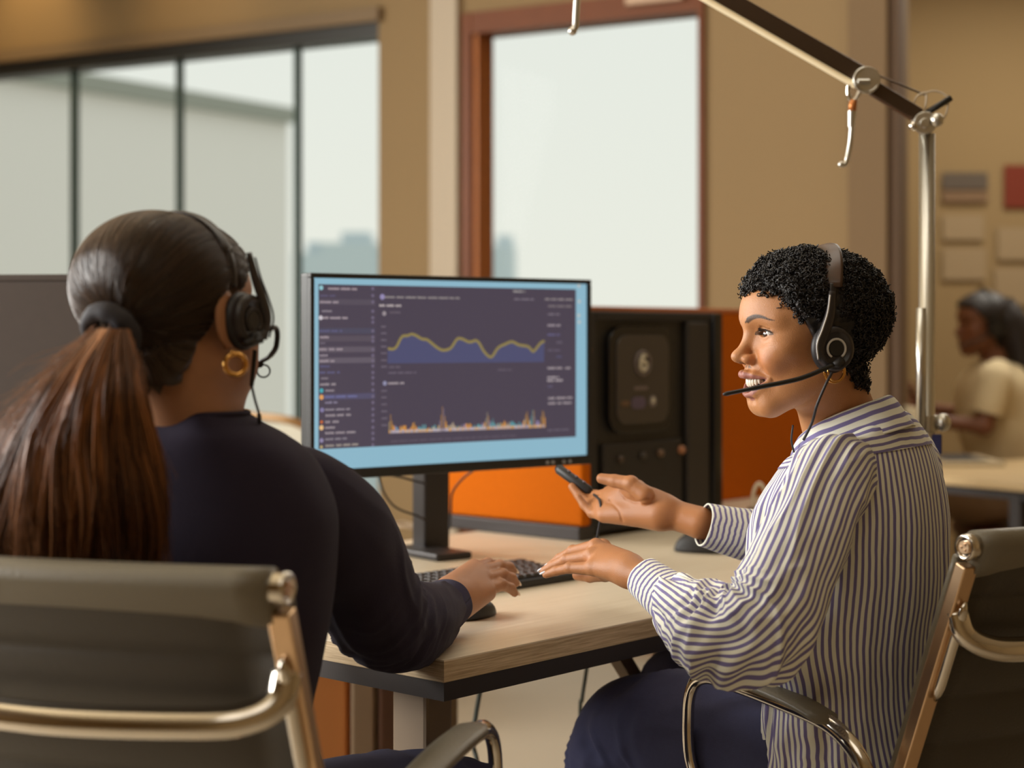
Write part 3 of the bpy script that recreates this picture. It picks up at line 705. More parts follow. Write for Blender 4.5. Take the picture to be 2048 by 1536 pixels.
for ri, (b, kh, off) in enumerate(rows):
    a = .012+off
    while a < KWD-.03:
        w = .0165
        if ri == 0 and .17 < a < .28: w = .105
        if ri in (1, 3) and abs(a-.12) < .01: w = .03
        zb = .014+.008*b/KDP
        if w == .0165 and km is not None:
            o = bpy.data.objects.new('key', km.data); COLL.objects.link(o); o.parent = kb; o.location = km.location+(kpt(a, b, zb)-kp0); o.scale = km.scale
            o.rotation_euler = km.rotation_euler
            if ri == 5: o.scale = (1, 1, 1)
        else:
            q = MB(); c0 = kpt(a+w/2, b+kh/2, zb+.001); c1 = c0+UZ*.006
            lo = [c0+kx*(i*w/2)+ky*(j*.0175/2) for i, j in ((-1, -1), (1, -1), (1, 1), (-1, 1))]; hi = [c1+kx*(i*(w/2-.0016))+ky*(j*(.0175/2-.0018)) for i, j in ((-1, -1), (1, -1), (1, 1), (-1, 1))]
            q.prism(lo, hi); o = q.build('key', M_key, kb)
            if w == .0165: km = o; kp0 = kpt(a, b, zb)
        a += w+.0026
# ---------------------------------------------------------------- mice
def mouse(name, label, c, ang, mat, L_=.108, W_=.062, H_=.036):
    r = root(name, label, 'mouse', (c.x, c.y, DH), ang)
    P = []; F = []
    n, m = 28, 16
    for i in range(m+1):
        ph = PI/2*i/m
        for j in range(n):
            t = 2*PI*j/n; e = .85
            x = math.copysign(abs(math.cos(t))**e, math.cos(t))*L_/2; y = math.copysign(abs(math.sin(t))**e, math.sin(t))*W_/2*(1-.10*math.cos(t))
            k = math.cos(ph)**.55; P.append((x*k, y*k, .002+H_*math.sin(ph)*(1-.22*math.cos(t)*k)))
    F = [(i*n+j, i*n+(j+1) % n, (i+1)*n+(j+1) % n, (i+1)*n+j) for i in range(m) for j in range(n)]+[tuple(range(n-1, -1, -1))]
    obj('shell', P, F, mat, r, local=True, smooth=True)
    q = MB(); q.cyl((L_*.26, -.004, H_*.80), (L_*.26, .004, H_*.80), .009, 16); obj('scroll_wheel', q.v, q.f, M_black_soft, r, local=True)
    return r
c = DP(1410, 1104); mouse('computer_mouse', 'black mouse standing alone on the far desk beside the striped cuff', c, 2.9, M_black_soft, .125, .072, .042)
c = DP(944, 1234); mouse('computer_mouse', 'black mouse under the hand of the woman in navy', c, .95, M_black, .10, .056, .027)
# cup with a bent white straw-like loop beside the orange panel
c = W(1514, 1045, 3.75); c.z = DH
r = root('pen_cup', 'small grey cup with a white looped cable by the orange panel', 'cup', c)
q = MB(); q.tube([c+UZ*.001, c+UZ*.055], [.020, .022], 20); q.build('cup', MAT('grey_cup', srgb(112, 92, 72), .4), r, smooth=False)
MB().tube(smooth_path([c+UZ*.03+Vector((-.006, 0, 0)), c+UZ*.085+Vector((-.008, 0, 0)), c+UZ*.108+Vector((.004, 0, 0)), c+UZ*.09+Vector((.018, 0, 0)), c+UZ*.05+Vector((.02, 0, 0))]), .004, 8).build('white_loop', MAT('white_plastic', srgb(226, 214, 190), .4), r, smooth=True)
# cables under the desk
r = root('floor_cable', 'grey-green cable hanging below the desk and coiling on the floor, left', 'cable', (W(950, 1500, 3.0).x, 3.0, 0))
MB().tube(smooth_path([W(962, 1372, 3.0), W(955, 1410, 3.0), W(948, 1450, 3.0), W(938, 1482, 3.0), W(915, 1500, 3.02), W(905, 1480, 3.05), W(930, 1466, 3.05), W(945, 1490, 3.03), W(958, 1540, 3.0), W(965, 1600, 3.0), W(965, 1900, 2.85)]), .0042, 8).build('lead', M_greycord, r, smooth=True)
r = root('floor_cable', 'grey-green cable hanging straight below the desk beside the right knee', 'cable', (W(1165, 1400, 3.1).x, 3.1, 0))
MB().tube(smooth_path([W(1176, 1320, 3.1), W(1170, 1360, 3.1), W(1164, 1400, 3.1), W(1160, 1450, 3.1), W(1158, 1900, 3.0)]), .0036, 8).build('lead', M_greycord, r, smooth=True)
# cabinets seen under the desk
def cab(name, label, px0, px1, d, zt, mat, hz):
    a, b = W(px0, 0, d), W(px1, 0, d); r = root(name, label, 'cabinet', ((a.x+b.x)/2, d+.2, 0))
    q = MB(); q.box(((a.x+b.x)/2, d+.21, zt/2+.01), (b.x-a.x, .4, zt-.02)); q.build('body', mat, r, bevel=.005)
    for k in range(2):
        q = MB(); q.box(((a.x+b.x)/2, d+.003, zt*(.27+.46*k)), (b.x-a.x-.012, .016, zt*.44)); f = q.build('drawer', mat, r, bevel=.003)
        q = MB(); q.cyl(((a.x+b.x)/2-.03, d-.012, zt*(.4+.46*k)), ((a.x+b.x)/2+.03, d-.012, zt*(.4+.46*k)), .004, 8); q.build('handle', M_chrome_soft, f)
cab('pedestal_cabinet', 'orange pedestal cabinet under the desk, left of the grey one', 590, 698, 3.35, .60, M_cab_orange, 1)
cab('pedestal_cabinet', 'greige pedestal cabinet under the desk between the orange and brown ones', 700, 754, 3.32, .60, M_cab_grey, 1)
cab('pedestal_cabinet', 'narrow brown pedestal cabinet under the desk beside the desk leg', 756, 800, 3.30, .60, M_cab_brown, 1)

# ---------------------------------------------------------------- partition on the far left
a, b = W(-420, 552, 3.1), W(330, 548, 3.0)
panel('dark_partition', 'dark brown fabric partition at the left edge behind the woman in navy', (a.x, a.y), (b.x, b.y), .02, a.z-.01, .04, M_darkfabric)

# ---------------------------------------------------------------- office chairs (local: x right, y forward, z up)
def chair(name, label, capx, loc, rz, hs=1.0):
    r = root(name, label, 'chair', loc, rz); r.scale = (hs, hs, hs)
    def P(*a): return Vector(a)
    hw = .232; ztop = .91; rec = math.tan(math.radians(21))
    def back(z): return (ztop-z)*rec-.02             # y of the back line below the roll
    n = Vector((0, math.cos(math.radians(21)), math.sin(math.radians(21))))  # outward front normal of the back
    # sling back with welted horizontal channels
    nv = 120; xs = np.linspace(-hw+.012, hw-.012, 15); V = []; F = []
    zs = np.linspace(ztop-.012, .47, nv)
    for side in (1, -1):
        k0 = len(V)
        for z in zs:
            ph = ((ztop-z)/.0655) % 1; d = .0075*math.sin(PI*ph)**.6+.0055
            for x in xs:
                e = 1-(abs(x)/(hw-.012))**10*.6; bow = -.020*(1-(x/hw)**2)
                V.append((x, back(z)+bow+side*d*n.y*e+.0, z+side*d*n.z*e))
        for i in range(nv-1):
            for j in range(len(xs)-1):
                q = (k0+i*15+j, k0+i*15+j+1, k0+(i+1)*15+j+1, k0+(i+1)*15+j); F.append(q if side == -1 else q[::-1])
    m = nv*15
    for i in range(nv-1): F += [(i*15, (i+1)*15, m+(i+1)*15, m+i*15), (i*15+14, m+i*15+14, m+(i+1)*15+14, (i+1)*15+14)]
    obj('backrest', V, F, M_leather_dark, r, local=True, smooth=True)
    # padded head roll: a cylinder drooping into the sling at the rear
    sec = []
    for k in range(28):
        t = 2*PI*k/28; rr = .0205; y, z = rr*math.cos(t), rr*math.sin(t)
        if z < 0: z *= 2.0
        sec.append((y*(1 if z > 0 else .92), z))
    V = []; xs2 = np.linspace(-hw+.004, hw-.004, 15)
    for x in xs2:
        bow = -.016*(1-(x/hw)**2)
        for y, z in sec: V.append((x, back(ztop)+bow+y-.002+max(0, -z)*.38, ztop+z))
    F = [(i*28+j, i*28+(j+1) % 28, (i+1)*28+(j+1) % 28, (i+1)*28+j) for i in range(14) for j in range(28)]+[tuple(range(27, -1, -1)), tuple(14*28+k for k in range(28))]
    obj('head_roll', V, F, M_leather_grey, r, local=True, smooth=True)
    for s in (-1, 1):
        yb = back(ztop)
        q = MB(); c = P(s*(hw+.001), yb, ztop); ax = (P(0, 1, 0), P(0, 0, 1))
        q.cyl(P(s*(hw-.006), yb, ztop), P(s*(hw+.010), yb, ztop), .0165, 32)
        q.torus(P(s*(hw+.010), yb, ztop), .0135, .003, ax, 32, 8)
        cp = obj('end_cap', q.v, q.f, M_chrome, r, local=True, smooth=False, bevel=.001)
        q = MB(); q.cyl(P(s*(hw+.010), yb, ztop), P(s*(hw+.013), yb, ztop), .008, 20)
        for kk in range(3):
            a = kk*2*PI/3; q.box(P(s*(hw+.0135), yb+.004*math.cos(a), ztop+.004*math.sin(a)), (.002, .003, .003))
        obj('bolt', q.v, q.f, M_chrome_soft, cp, local=True)
        # side rail: flat aluminium bar from roll down to the seat, then forward under the seat
        path = [P(s*(hw+.002), back(z)-.004, z) for z in (ztop-.022, .80, .70, .60, .52)]+[P(s*(hw+.002), back(.47)+.012, .462), P(s*(hw+.002), back(.47)+.05, .435), P(s*(hw+.002), back(.47)+.15, .428), P(s*(hw+.002), back(.47)+.44, .445)]
        q = MB(); q.tube(smooth_path(path, 40), .0125, 4, flat=1.35, up=(0, -1, 1), rot=PI/4); obj('side_rail', q.v, q.f, M_chrome_soft, r, local=True, bevel=.002)
        # dark welt where the leather wraps the rail
        q = MB(); q.tube(smooth_path([p+P(-s*.004, .016, .008) for p in path[:5]], 20), .010, 10, flat=.7); obj('leather_wrap', q.v, q.f, M_leather_grey, r, local=True, smooth=True)
    # rear stretcher: round bar bowed back between the rails with long vertical lugs
    zs_ = .793
    pts = [P(-hw+.002, back(zs_)-.020, zs_+.035), P(-hw+.006, back(zs_)-.030, zs_+.008), P(-hw+.03, back(zs_)-.044, zs_-.008), P(-hw+.08, back(zs_)-.055, zs_-.014), P(0, back(zs_)-.066, zs_-.018)]
    pts += [P(-p.x, p.y, p.z) for p in pts[-2::-1]]
    q = MB(); q.tube(smooth_path(pts, 48), .0165, 14, flat=.75); obj('back_stretcher', q.v, q.f, M_chrome, r, local=True, smooth=True)
    for s in (-1, 1):
        q = MB(); q.tube(smooth_path([P(s*(hw+.001), back(z)-.018, z) for z in (.842, .815, .78, .74, .712)], 12), [.002, .006]+[.0075]*8+[.006, .002], 10); obj('stretcher_lug', q.v, q.f, M_chrome, r, local=True, smooth=True)
    # seat sling
    V = []; F = []; ys = np.linspace(back(.47)+.01, back(.47)+.46, 90)
    for side in (1, -1):
        for y in ys:
            t = (y-ys[0])/.45; ph = (t*7) % 1; d = .006*math.sin(PI*ph)**.6+.005
            z = .462-.018*math.sin(PI*min(1, t*1.1))+(.0 if t < .85 else -(t-.85)**2*1.6)
            for x in xs: V.append((x, y, z-.012*(1-(x/hw)**2)+side*d))
    m = 90*15
    for k0, fl in ((0, 1), (m, 0)):
        for i in range(89):
            for j in range(14):
                q = (k0+i*15+j, k0+i*15+j+1, k0+(i+1)*15+j+1, k0+(i+1)*15+j); F.append(q if fl else q[::-1])
    obj('seat', V, F, M_leather_dark, r, local=True, smooth=True)
    # arms
    y0 = back(.47)
    for s in (-1, 1):
        X = s*(hw+.052)
        pts = [P(s*(hw+.006), y0-.040, .515), P(s*(hw+.018), y0-.05, .555), P(s*(hw+.045), y0-.045, .60), P(X, y0-.02, .640), P(X, y0+.03, .664), P(X, y0+.12, .675), P(X, y0+.24, .683), P(X, y0+.285, .680), P(X, y0+.312, .660), P(X, y0+.322, .62), P(X, y0+.315, .55), P(s*(hw+.03), y0+.29, .475), P(s*(hw+.008), y0+.27, .44)]
        q = MB(); q.tube(smooth_path(pts, 70), .0088, 12, flat=1.35, up=(0, 0, 1)); ar = obj('arm', q.v, q.f, M_chrome, r, local=True, smooth=True)
        pp = smooth_path([P(X, y0+.02, .666), P(X, y0+.08, .679), P(X, y0+.16, .688), P(X, y0+.255, .692)], 14)
        q = MB(); q.tube(pp, [.004]+[.0085]*12+[.004], 16, flat=2.6, up=(0, 0, 1)); obj('arm_pad', q.v, q.f, M_leather_grey, ar, local=True, smooth=True)
    # column and five-star base
    cy = y0+.24
    q = MB(); q.cyl(P(0, cy, .40), P(0, cy, .24), .028); q.cyl(P(0, cy, .24), P(0, cy, .09), .04); q.box(P(0, cy, .425), (.36, .05, .03)); q.box(P(0, cy, .40), (.12, .16, .02)); obj('column', q.v, q.f, M_charcoal, r, local=True)
    for k in range(5):
        a = 2*PI*k/5+.3; e = P(math.cos(a), math.sin(a), 0)
        q = MB(); q.tube([P(0, cy, .10)+e*.02, P(0, cy, .085)+e*.16, P(0, cy, .066)+e*.29], [.022, .018, .012], 8); st_ = obj('base_spoke', q.v, q.f, M_chrome_soft, r, local=True, smooth=True)
        q = MB(); c = P(0, cy, .028)+e*.29; t = P(-e.y, e.x, 0)
        q.cyl(c-t*.018, c-t*.004, .027, 18); q.cyl(c+t*.004, c+t*.018, .027, 18); q.cyl(c, c+UZ*.035, .007, 8); obj('caster', q.v, q.f, M_black, st_, local=True)
    return r
def place_chair(name, label, cap, side, F, zscale=1.0):
    """put the chair so that the end cap on the given side (-1 left, +1 right) is at cap; F is its forward direction"""
    F = Vector((F[0], F[1], 0)).normalized(); rz = math.atan2(-F.x, F.y); S = Vector((F.y, -F.x, 0))
    loc = Vector((cap.x, cap.y, cap.z-.91))-S*side*.245*zscale-F*(-.02)
    loc.z = 0
    return chair(name, label, 0, loc, rz, zscale)
def P_h(px, py, h): return W(px, py, FPX*(CAM_H-h)/(py-HORIZ))
place_chair('office_chair', 'taupe and chrome office chair in the left foreground, seen from behind the woman in navy', P_h(580, 1178, .925), 1, (.31, .95), 1.0165)
place_chair('office_chair', 'dark leather and chrome office chair at the right, holding the woman in the striped shirt', P_h(1927, 1095, .91), -1, (-.53, .85))

# ---------------------------------------------------------------- lamp with a long jointed arm
LZ = 2.95
lp = root('arm_lamp', 'tall steel lamp stand with a jointed bronze arm reaching over the striped woman', 'lamp', (W(1854, 0, LZ).x, LZ, 0))
px_m = LZ/FPX
def L(px, py, dz=0): return W(px, py, LZ+dz)
base = Vector((L(1854, 0).x, LZ, 0))
q = MB(); q.tube([Vector((base.x, base.y, .02)), L(1854, 268)], .0138, 24); q.build('pole', M_steel, lp, smooth=True)
q = MB(); q.tube([L(1842, 616, -.02), L(1842, 860, -.02)], .0085, 16); q.build('sleeve_tube', M_steel, lp, smooth=True)
q = MB(); q.cyl(Vector((base.x, base.y, 0)), Vector((base.x, base.y, .025)), .15, 48); q.build('floor_base', M_charcoal, lp, bevel=.005)
q = MB(); q.cyl(L(1840, 846), L(1880, 844), .012, 20); q.sphere(L(1886, 845, -.01), (.014, .014, .016), 16, 10); q.cyl(L(1854, 830), L(1854, 862), .018, 20); q.build('clamp', M_steel, lp, smooth=False, bevel=.001)
q = MB(); q.box(L(1872, 888, -.01), (.020, .006, .034)); q.build('tag', MAT('dark_blue_tag', srgb(48, 48, 88), .5), lp, bevel=.002)
MB().tube(smooth_path([L(1868, 865, -.01), L(1876, 905, -.01), L(1866, 918, -.01), L(1862, 905, -.005)]), .0012, 6).build('tag_string', M_clearwire, lp, smooth=True)
# elbow joint on the pole
q = MB(); q.cyl(L(1850, 246, -.022), L(1850, 246, .022), .020, 28); q.cyl(L(1850, 246, -.03), L(1850, 246, .03), .009, 16); q.build('lower_joint', M_steel, lp, smooth=False, bevel=.002)
q = MB(); q.sphere(L(1827, 252, -.03), .0085, 14, 8); q.build('joint_knob', M_chrome, lp, smooth=True)
q = MB(); q.sphere(L(1874, 240, -.03), .012, 14, 8); q.build('joint_knob', M_steel, lp, smooth=True)
q = MB(); q.tube([L(1838, 232, 0), L(1746, 176, 0)], .0175, 4, flat=.8, up=(1, 0, 1), rot=PI/4); q.build('lower_arm', M_darksteel, lp, bevel=.002)
q = MB(); q.cyl(L(1733, 160, -.024), L(1733, 160, .024), .0235, 30); q.torus(L(1733, 160, -.024), .021, .003, (Vector((1, 0, 0)), UZ), 30, 8); q.cyl(L(1715, 163, -.03), L(1740, 163, -.03), .005, 10); q.build('upper_joint', M_steel, lp, bevel=.001)
# upper arm: flat dark bar with the glow of its lower edge painted in as cream
A, Bp = L(1722, 158, 0), L(1205, -138, 0); dv = (Bp-A).normalized(); nv_ = Vector((-dv.z, 0, dv.x)).normalized(); nv_ = nv_ if nv_.z > 0 else -nv_
axl = (dv, nv_, Vector((0, 1, 0))); Lg = (Bp-A).length
q = MB(); q.box((A+Bp)/2+nv_*.004, (Lg, .030, .022), axl); ub = q.build('upper_arm', M_darksteel, lp, bevel=.001)
q = MB(); q.box((A+Bp)/2-nv_*.0145, (Lg, .0065, .026), axl); q.build('arm_edge', MAT('painted_glow_edge', srgb(255, 236, 196), .3), lp, bevel=.002)
q = MB(); q.tube([L(1738, 140, .01), L(1600, 62, .012), L(1300, -108, .012)], .0022, 8); q.build('tension_rod', M_darksteel, lp, smooth=True)
q = MB(); q.tube([L(1755, 150, .01), L(1850, 190, .005)], .0018, 8); q.build('tension_rod', M_darksteel, lp, smooth=True)
q = MB(); q.tube([L(1850, 228, 0), L(1902, 196, 0)], .0055, 10); q.build('lever', M_black, lp, smooth=True)
for pts in ([L(1825, 250), L(1826, 215), L(1835, 192), L(1852, 188), L(1850, 225)], [L(1838, 190), L(1870, 182), L(1895, 195), L(1893, 225), L(1880, 250)]):
    MB().tube(smooth_path(pts), .0016, 8).build('wire_loop', M_clearwire, lp, smooth=True)
# hanging hook tool at the joint
q = MB(); q.tube(smooth_path([L(1697, 170, -.02), L(1697, 190, -.02), L(1706, 203, -.02), L(1716, 190, -.02), L(1722, 178, -.02)]), .0042, 10); q.build('hanger', M_chrome, lp, smooth=True)
q = MB(); q.tube([L(1707, 200, -.02), L(1704, 222, -.02)], .0070, 12); q.build('copper_collar', MAT('copper_grip', srgb(190, 120, 66), .4, metal=.6), lp, smooth=True)
q = MB(); q.tube([L(1704, 222, -.02), L(1703, 254, -.02)], [.0072, .0062], 14); q.build('steel_sleeve', M_steel, lp, smooth=False)
q = MB(); q.tube(smooth_path([L(1704, 252, -.02), L(1701, 285, -.02), L(1694, 320, -.02), L(1688, 329, -.02), L(1683, 329, -.02)]), [.0048]*20+[.0044]*20, 12); q.sphere(L(1682, 329, -.02), .0055, 12, 8); q.build('hook', M_steel, lp, smooth=True)
q = MB(); q.tube(smooth_path([L(1158, -60, -.02), L(1153, 20, -.02), L(1151, 52, -.02), L(1146, 60, -.02)]), .0060, 12); q.sphere(L(1145, 62, -.02), .0078, 14, 8); q.tube([L(1158, -60, -.02), L(1230, -120, -.0)], .004, 8)
q.build('second_hook', M_steel, lp, smooth=True)

# ---------------------------------------------------------------- things farther back
r = root('background_desk', 'pale background desk with a dark frame at the right edge', 'desk', (2.1, 5.7, 0))
f0, f1 = P_h(1800, 945, .73), P_h(2048, 967, .73); dd = (f1-f0).normalized(); dn = Vector((-dd.y, dd.x, 0)); bax = (dd, dn, UZ)
def bp(a, b, z): return Vector((f0.x, f0.y, 0))+dd*a+dn*b+UZ*z
q = MB(); q.box(bp(.7, .42, .7175), (1.7, .84, .025), bax); q.build('desktop', MAT('warm_desktop', srgb(192, 164, 118), .5), r, bevel=.003)
q = MB(); q.box(bp(.7, .05, .69), (1.7, .03, .03), bax); q.build('frame_rail', M_frame_dark, r)
for a, b in ((.42, .05), (1.5, .05), (-.1, .8), (1.5, .8)):
    q = MB(); q.box(bp(a, b, .345), (.04, .04, .69), bax); q.build('leg', M_frame_dark, r)
q = MB(); q.box(bp(.2, .8, .42), (.6, .03, .05), bax); q.build('stretcher', M_cab_brown, r)
# curved rail of a chair by the windows
r = root('curved_rail_chair', 'pale chair with a curved bentwood rail by the windows, left of the monitor', 'chair', (W(560, 850, 5.2).x, 5.2, 0))
def R_(px, py, d): return W(px, py, d)
MB().tube(smooth_path([R_(440, 826, 5.3), R_(500, 832, 5.1), R_(560, 838, 5.0), R_(600, 848, 5.0), R_(622, 866, 5.05), R_(628, 900, 5.15), R_(632, 950, 5.2)]), .013, 10).build('bent_rail', MAT('bentwood', srgb(156, 120, 76), .5), r, smooth=True)
q = MB(); a = R_(530, 900, 5.2); q.box((a.x, 5.25, .46), (.46, .44, .04)); q.build('seat', MAT('pale_seat', srgb(226, 222, 206), .6), r, bevel=.01)
q = MB(); q.box((a.x, 5.40, .68), (.40, .02, .40)); q.build('back_panel', MAT('pale_back', srgb(222, 222, 208), .6), r, bevel=.008)
for sx in (-.2, .2):
    for sy in (-.18, .18):
        q = MB(); q.cyl((a.x+sx, 5.25+sy, 0), (a.x+sx, 5.25+sy, .44 if sy < 0 else .78), .012, 10); q.build('leg', bpy.data.materials['bentwood'], r)

# track spotlights washing the wall above the left windows
for px, lab in ((20, 'dark track spotlight at the top left corner, washing the wall'), (352, 'second dark track spotlight at the top edge above the left windows')):
    s0 = s_of(px+45); c = wpt(s0, .55, 3.0); r = root('track_spotlight', lab, 'lamp', wpt(s0, .55, CEIL))
    tgt = wpt(s0, .0, 2.55); d_ = (tgt-c).normalized()
    q = MB(); q.cyl(c-d_*.07, c+d_*.07, .035, 20); q.build('barrel', M_black_soft, r)
    q = MB(); q.cyl(c, wpt(s0, .55, CEIL), .008, 8); q.build('stem', M_black_soft, r)
    l = bpy.data.lights.new('spot', 'SPOT'); l.energy = 16 if px < 100 else 7; l.color = (1.0, .72, .36); l.spot_size = 1.5; l.spot_blend = .9; l.shadow_soft_size = .03
    lo_ = bpy.data.objects.new('spot_light', l); COLL.objects.link(lo_); lo_.location = c+d_*.08; lo_.rotation_euler = (-d_).to_track_quat('Z', 'Y').to_euler()
# ---------------------------------------------------------------- heads (local: x lateral, y forward, z up, eyes at z=0)
def head_local(q, smile=1.0, ears=True, detail=True):
    p = q.copy(); ax = np.abs(p[:, 0]); p[:, 0] = ax
    x, y, z = p[:, 0], p[:, 1], p[:, 2]
    d = s_ell(p, (0, -.004, .026), (.073, .093, .071))
    d = smin(d, s_ell(p, (0, .020, .030), (.063, .073, .052)), .02)
    d = smin(d, s_ell(p, (0, .030, -.040), (.056, .056, .062)), .03)
    d = smin(d, s_rc(p, (.047, .004, -.058), (.018, .066, -.094), .013, .014), .03)
    d = smin(d, s_rc(p, (0, .0685, -.0955), (.010, .0655, -.0955), .0165, .015), .02)
    d = smin(d, s_ell(p, (.043, .054, -.020), (.021, .022, .016)), .022)          # cheekbone
    if smile: d = smin(d, s_ell(p, (.034, .068, -.036), (.015, .015, .015)), .016)    # cheek apple
    d = smin(d, s_rc(p, (.008, .081, .017), (.043, .062, .019), .010, .008), .016)  # brow
    d = smin(d, s_ell(p, (0, .076, -.064), (.027, .019, .024)), .016)              # muzzle
    d = smax(d, -s_ell(p, (.031, .0965, .000), (.019, .017, .012)), .014)          # socket
    # nose
    d = smin(d, s_rc(p, (0, .081, .008), (0, .0995, -.0265), .0062, .0080), .010)
    d = smin(d, s_ell(p, (0, .1040, -.0300), (.0092, .0100, .0080)), .009)
    d = smin(d, s_ell(p, (.0130, .0930, -.0340), (.0064, .0105, .0070)), .0055)
    if not smile: d = smin(d, s_ell(p, (.036, .048, -.056), (.026, .030, .034)), .03)
    if not detail:
        return d
    d = smax(d, -s_ell(p, (.0075, .0975, -.0425), (.0042, .0064, .0042)), .0015)
    # philtrum + nasolabial fold
    if smile:
        d = smax(d, -s_chain(p, [(.0225, .0910, -.0400), (.0300, .0850, -.0500), (.0365, .0770, -.0640)], [.0018, .0028, .0018]), .009)
    # lips
    d = smin(d, s_chain(p, [(0, .0960, -.0560), (.006, .0960, -.0545), (.018, .0895, -.0555), (.0330, .0735, -.0600)], [.0048, .0054, .0044, .0020], .003), .004)
    d = smin(d, s_chain(p, [(0, .0915, -.0845), (.015, .0875, -.0805), (.0330, .0730, -.0625)], [.0058, .0050, .0020], .003), .005)
    # chin crease
    d = smax(d, -s_rc(p, (0, .0930, -.0915), (.010, .0895, -.0900), .0040, .003), .008)
    # mouth opening
    t = np.clip(x/.0315, 0, 1); zc = -.0700+.0088*t*t; hh = .0092*(1-t**2.2)
    op = np.maximum(np.abs(z-zc)-hh, x-.0315); op = np.maximum(op, .062-y)
    d = smax(d, -op, .0022)
    # eyelids
    d = smin(d, s_ell(p, (.0310, .0655, 0), (.0158, .0142, .0138)), .005)
    lx = x-.0310; lz = z+.0002-.06*lx
    l1 = np.sqrt(lx**2+(lz+.0157)**2)-.0216; l2 = np.sqrt(lx**2+(lz-.0178)**2)-.0216
    sl = np.maximum(np.maximum(l1, l2), .062-y)
    # upper lid crease
    d = smax(d, -s_chain(p, [(.0190, .0800, .0050), (.0300, .0815, .0088), (.0430, .0745, .0060)], [.0006, .0011, .0006]), .0030)
    d = smax(d, -sl, .0014)
    if ears:
        e = s_ell(p, (.0760, -.006, -.012), (.0055, .0165, .0300))
        e = smax(e, -s_ell(p, (.0840, -.001, -.008), (.0070, .0095, .0190)), .004)
        e = smin(e, s_rc(p, (.0735, .000, -.033), (.0735, -.001, -.040), .0048, .0055), .006)
        d = smin(d, e, .007)
    return d

class Head:
    def __init__(s, centre, fwd, up=(0, 0, 1), scale=1.0, smile=1, ears=True, detail=True):
        s.c = np.array(centre, dtype=float); f = Vector(fwd).normalized(); u = Vector(up); u = (u-f*u.dot(f)).normalized()
        l = u.cross(f).normalized()                # her left
        s.R = np.array([list(l), list(f), list(u)]); s.s = scale; s.smile = smile; s.ears = ears; s.detail = detail
    def loc(s, P): return ((np.asarray(P)-s.c)@s.R.T)/s.s
    def w(s, q): return np.asarray(q, dtype=float)*s.s@s.R+s.c
    def wv(s, q): return Vector(s.w(q))
    def ax(s): return [Vector(r) for r in s.R]     # left, forward, up
    def f(s, P): return head_local(s.loc(P), s.smile, s.ears, s.detail)*s.s

def skin_colour(q, base, lips, brow, x_brow=1, lipm=1):
    """albedo from head-local position: skin, lips, brows, mouth cavity; nostril shade painted in"""
    ax = np.abs(q[:, 0]); y, z = q[:, 1], q[:, 2]
    c = np.repeat(np.array(base)[None], len(q), 0)
    n = vnoise(q*60, 3)*.5+vnoise(q*150, 5)*.5
    c *= (1+.07*n)[:, None]
    cheek = np.exp(-(((ax-.036)/.02)**2+((z+.035)/.02)**2))*(y > .03)
    c = c*(1+cheek[:, None]*np.array([.08, -.06, -.08]))
    if lipm:
        t = np.clip(ax/.0325, 0, 1)
        up_lo = -.0700+.0088*t*t
        up_hi = -.0488-.0092*t**1.6; lo_lo = -.0915+.0295*t**2.2
        m = (z < up_hi) & (z > lo_lo) & (ax < .0345) & (y > .062)
        e = np.minimum(up_hi-z, z-lo_lo); w = np.clip(e/.0015, 0, 1)*m*np.clip((.0345-ax)/.003, 0, 1)
        c = c*(1-w[:, None])+np.array(lips)*w[:, None]
        cav = m & (y < .084-.38*ax) & (np.abs(z-up_lo) < .0095*(1-t**2)+.001) & (ax < .029)
        c[cav] = (.05, .012, .01)
    nz = (np.abs(ax-.0070) < .0044) & (np.abs(z+.0415) < .0046) & (y > .090) & (z < -.0370) & (y < .1045)
    c[nz] = c[nz]*.35  # nostrils darkened in the colour, standing for the shade inside them
    if x_brow:
        bx = np.clip((ax-.010)/.042, 0, 1)
        zc = .0165+.0085*np.sin(np.clip(bx*1.15, 0, 1)*PI*.75)-.004*bx**3; th = .0046*(1-bx**1.6*.75)*np.clip(bx*9, .45, 1)
        m = (ax > .0090) & (ax < .0530) & (y > .03)
        w = np.clip((th-np.abs(z-zc))/.0012, 0, 1)*m
        w = w*(.88+.12*np.sin(ax*2600+z*1500))
        c = c*(1-w[:, None])+np.array(brow)*w[:, None]*.6
        # lash line
        lx = ax-.031; r = np.sqrt((lx/.0155)**2+((z)/.0062)**2); m2 = (r < 1.12) & (r > .55) & (z > -.001+.0*lx) & (y > .069-.3*np.abs(lx)) & (z < .0075)
        c[m2] = c[m2]*.25
    return c
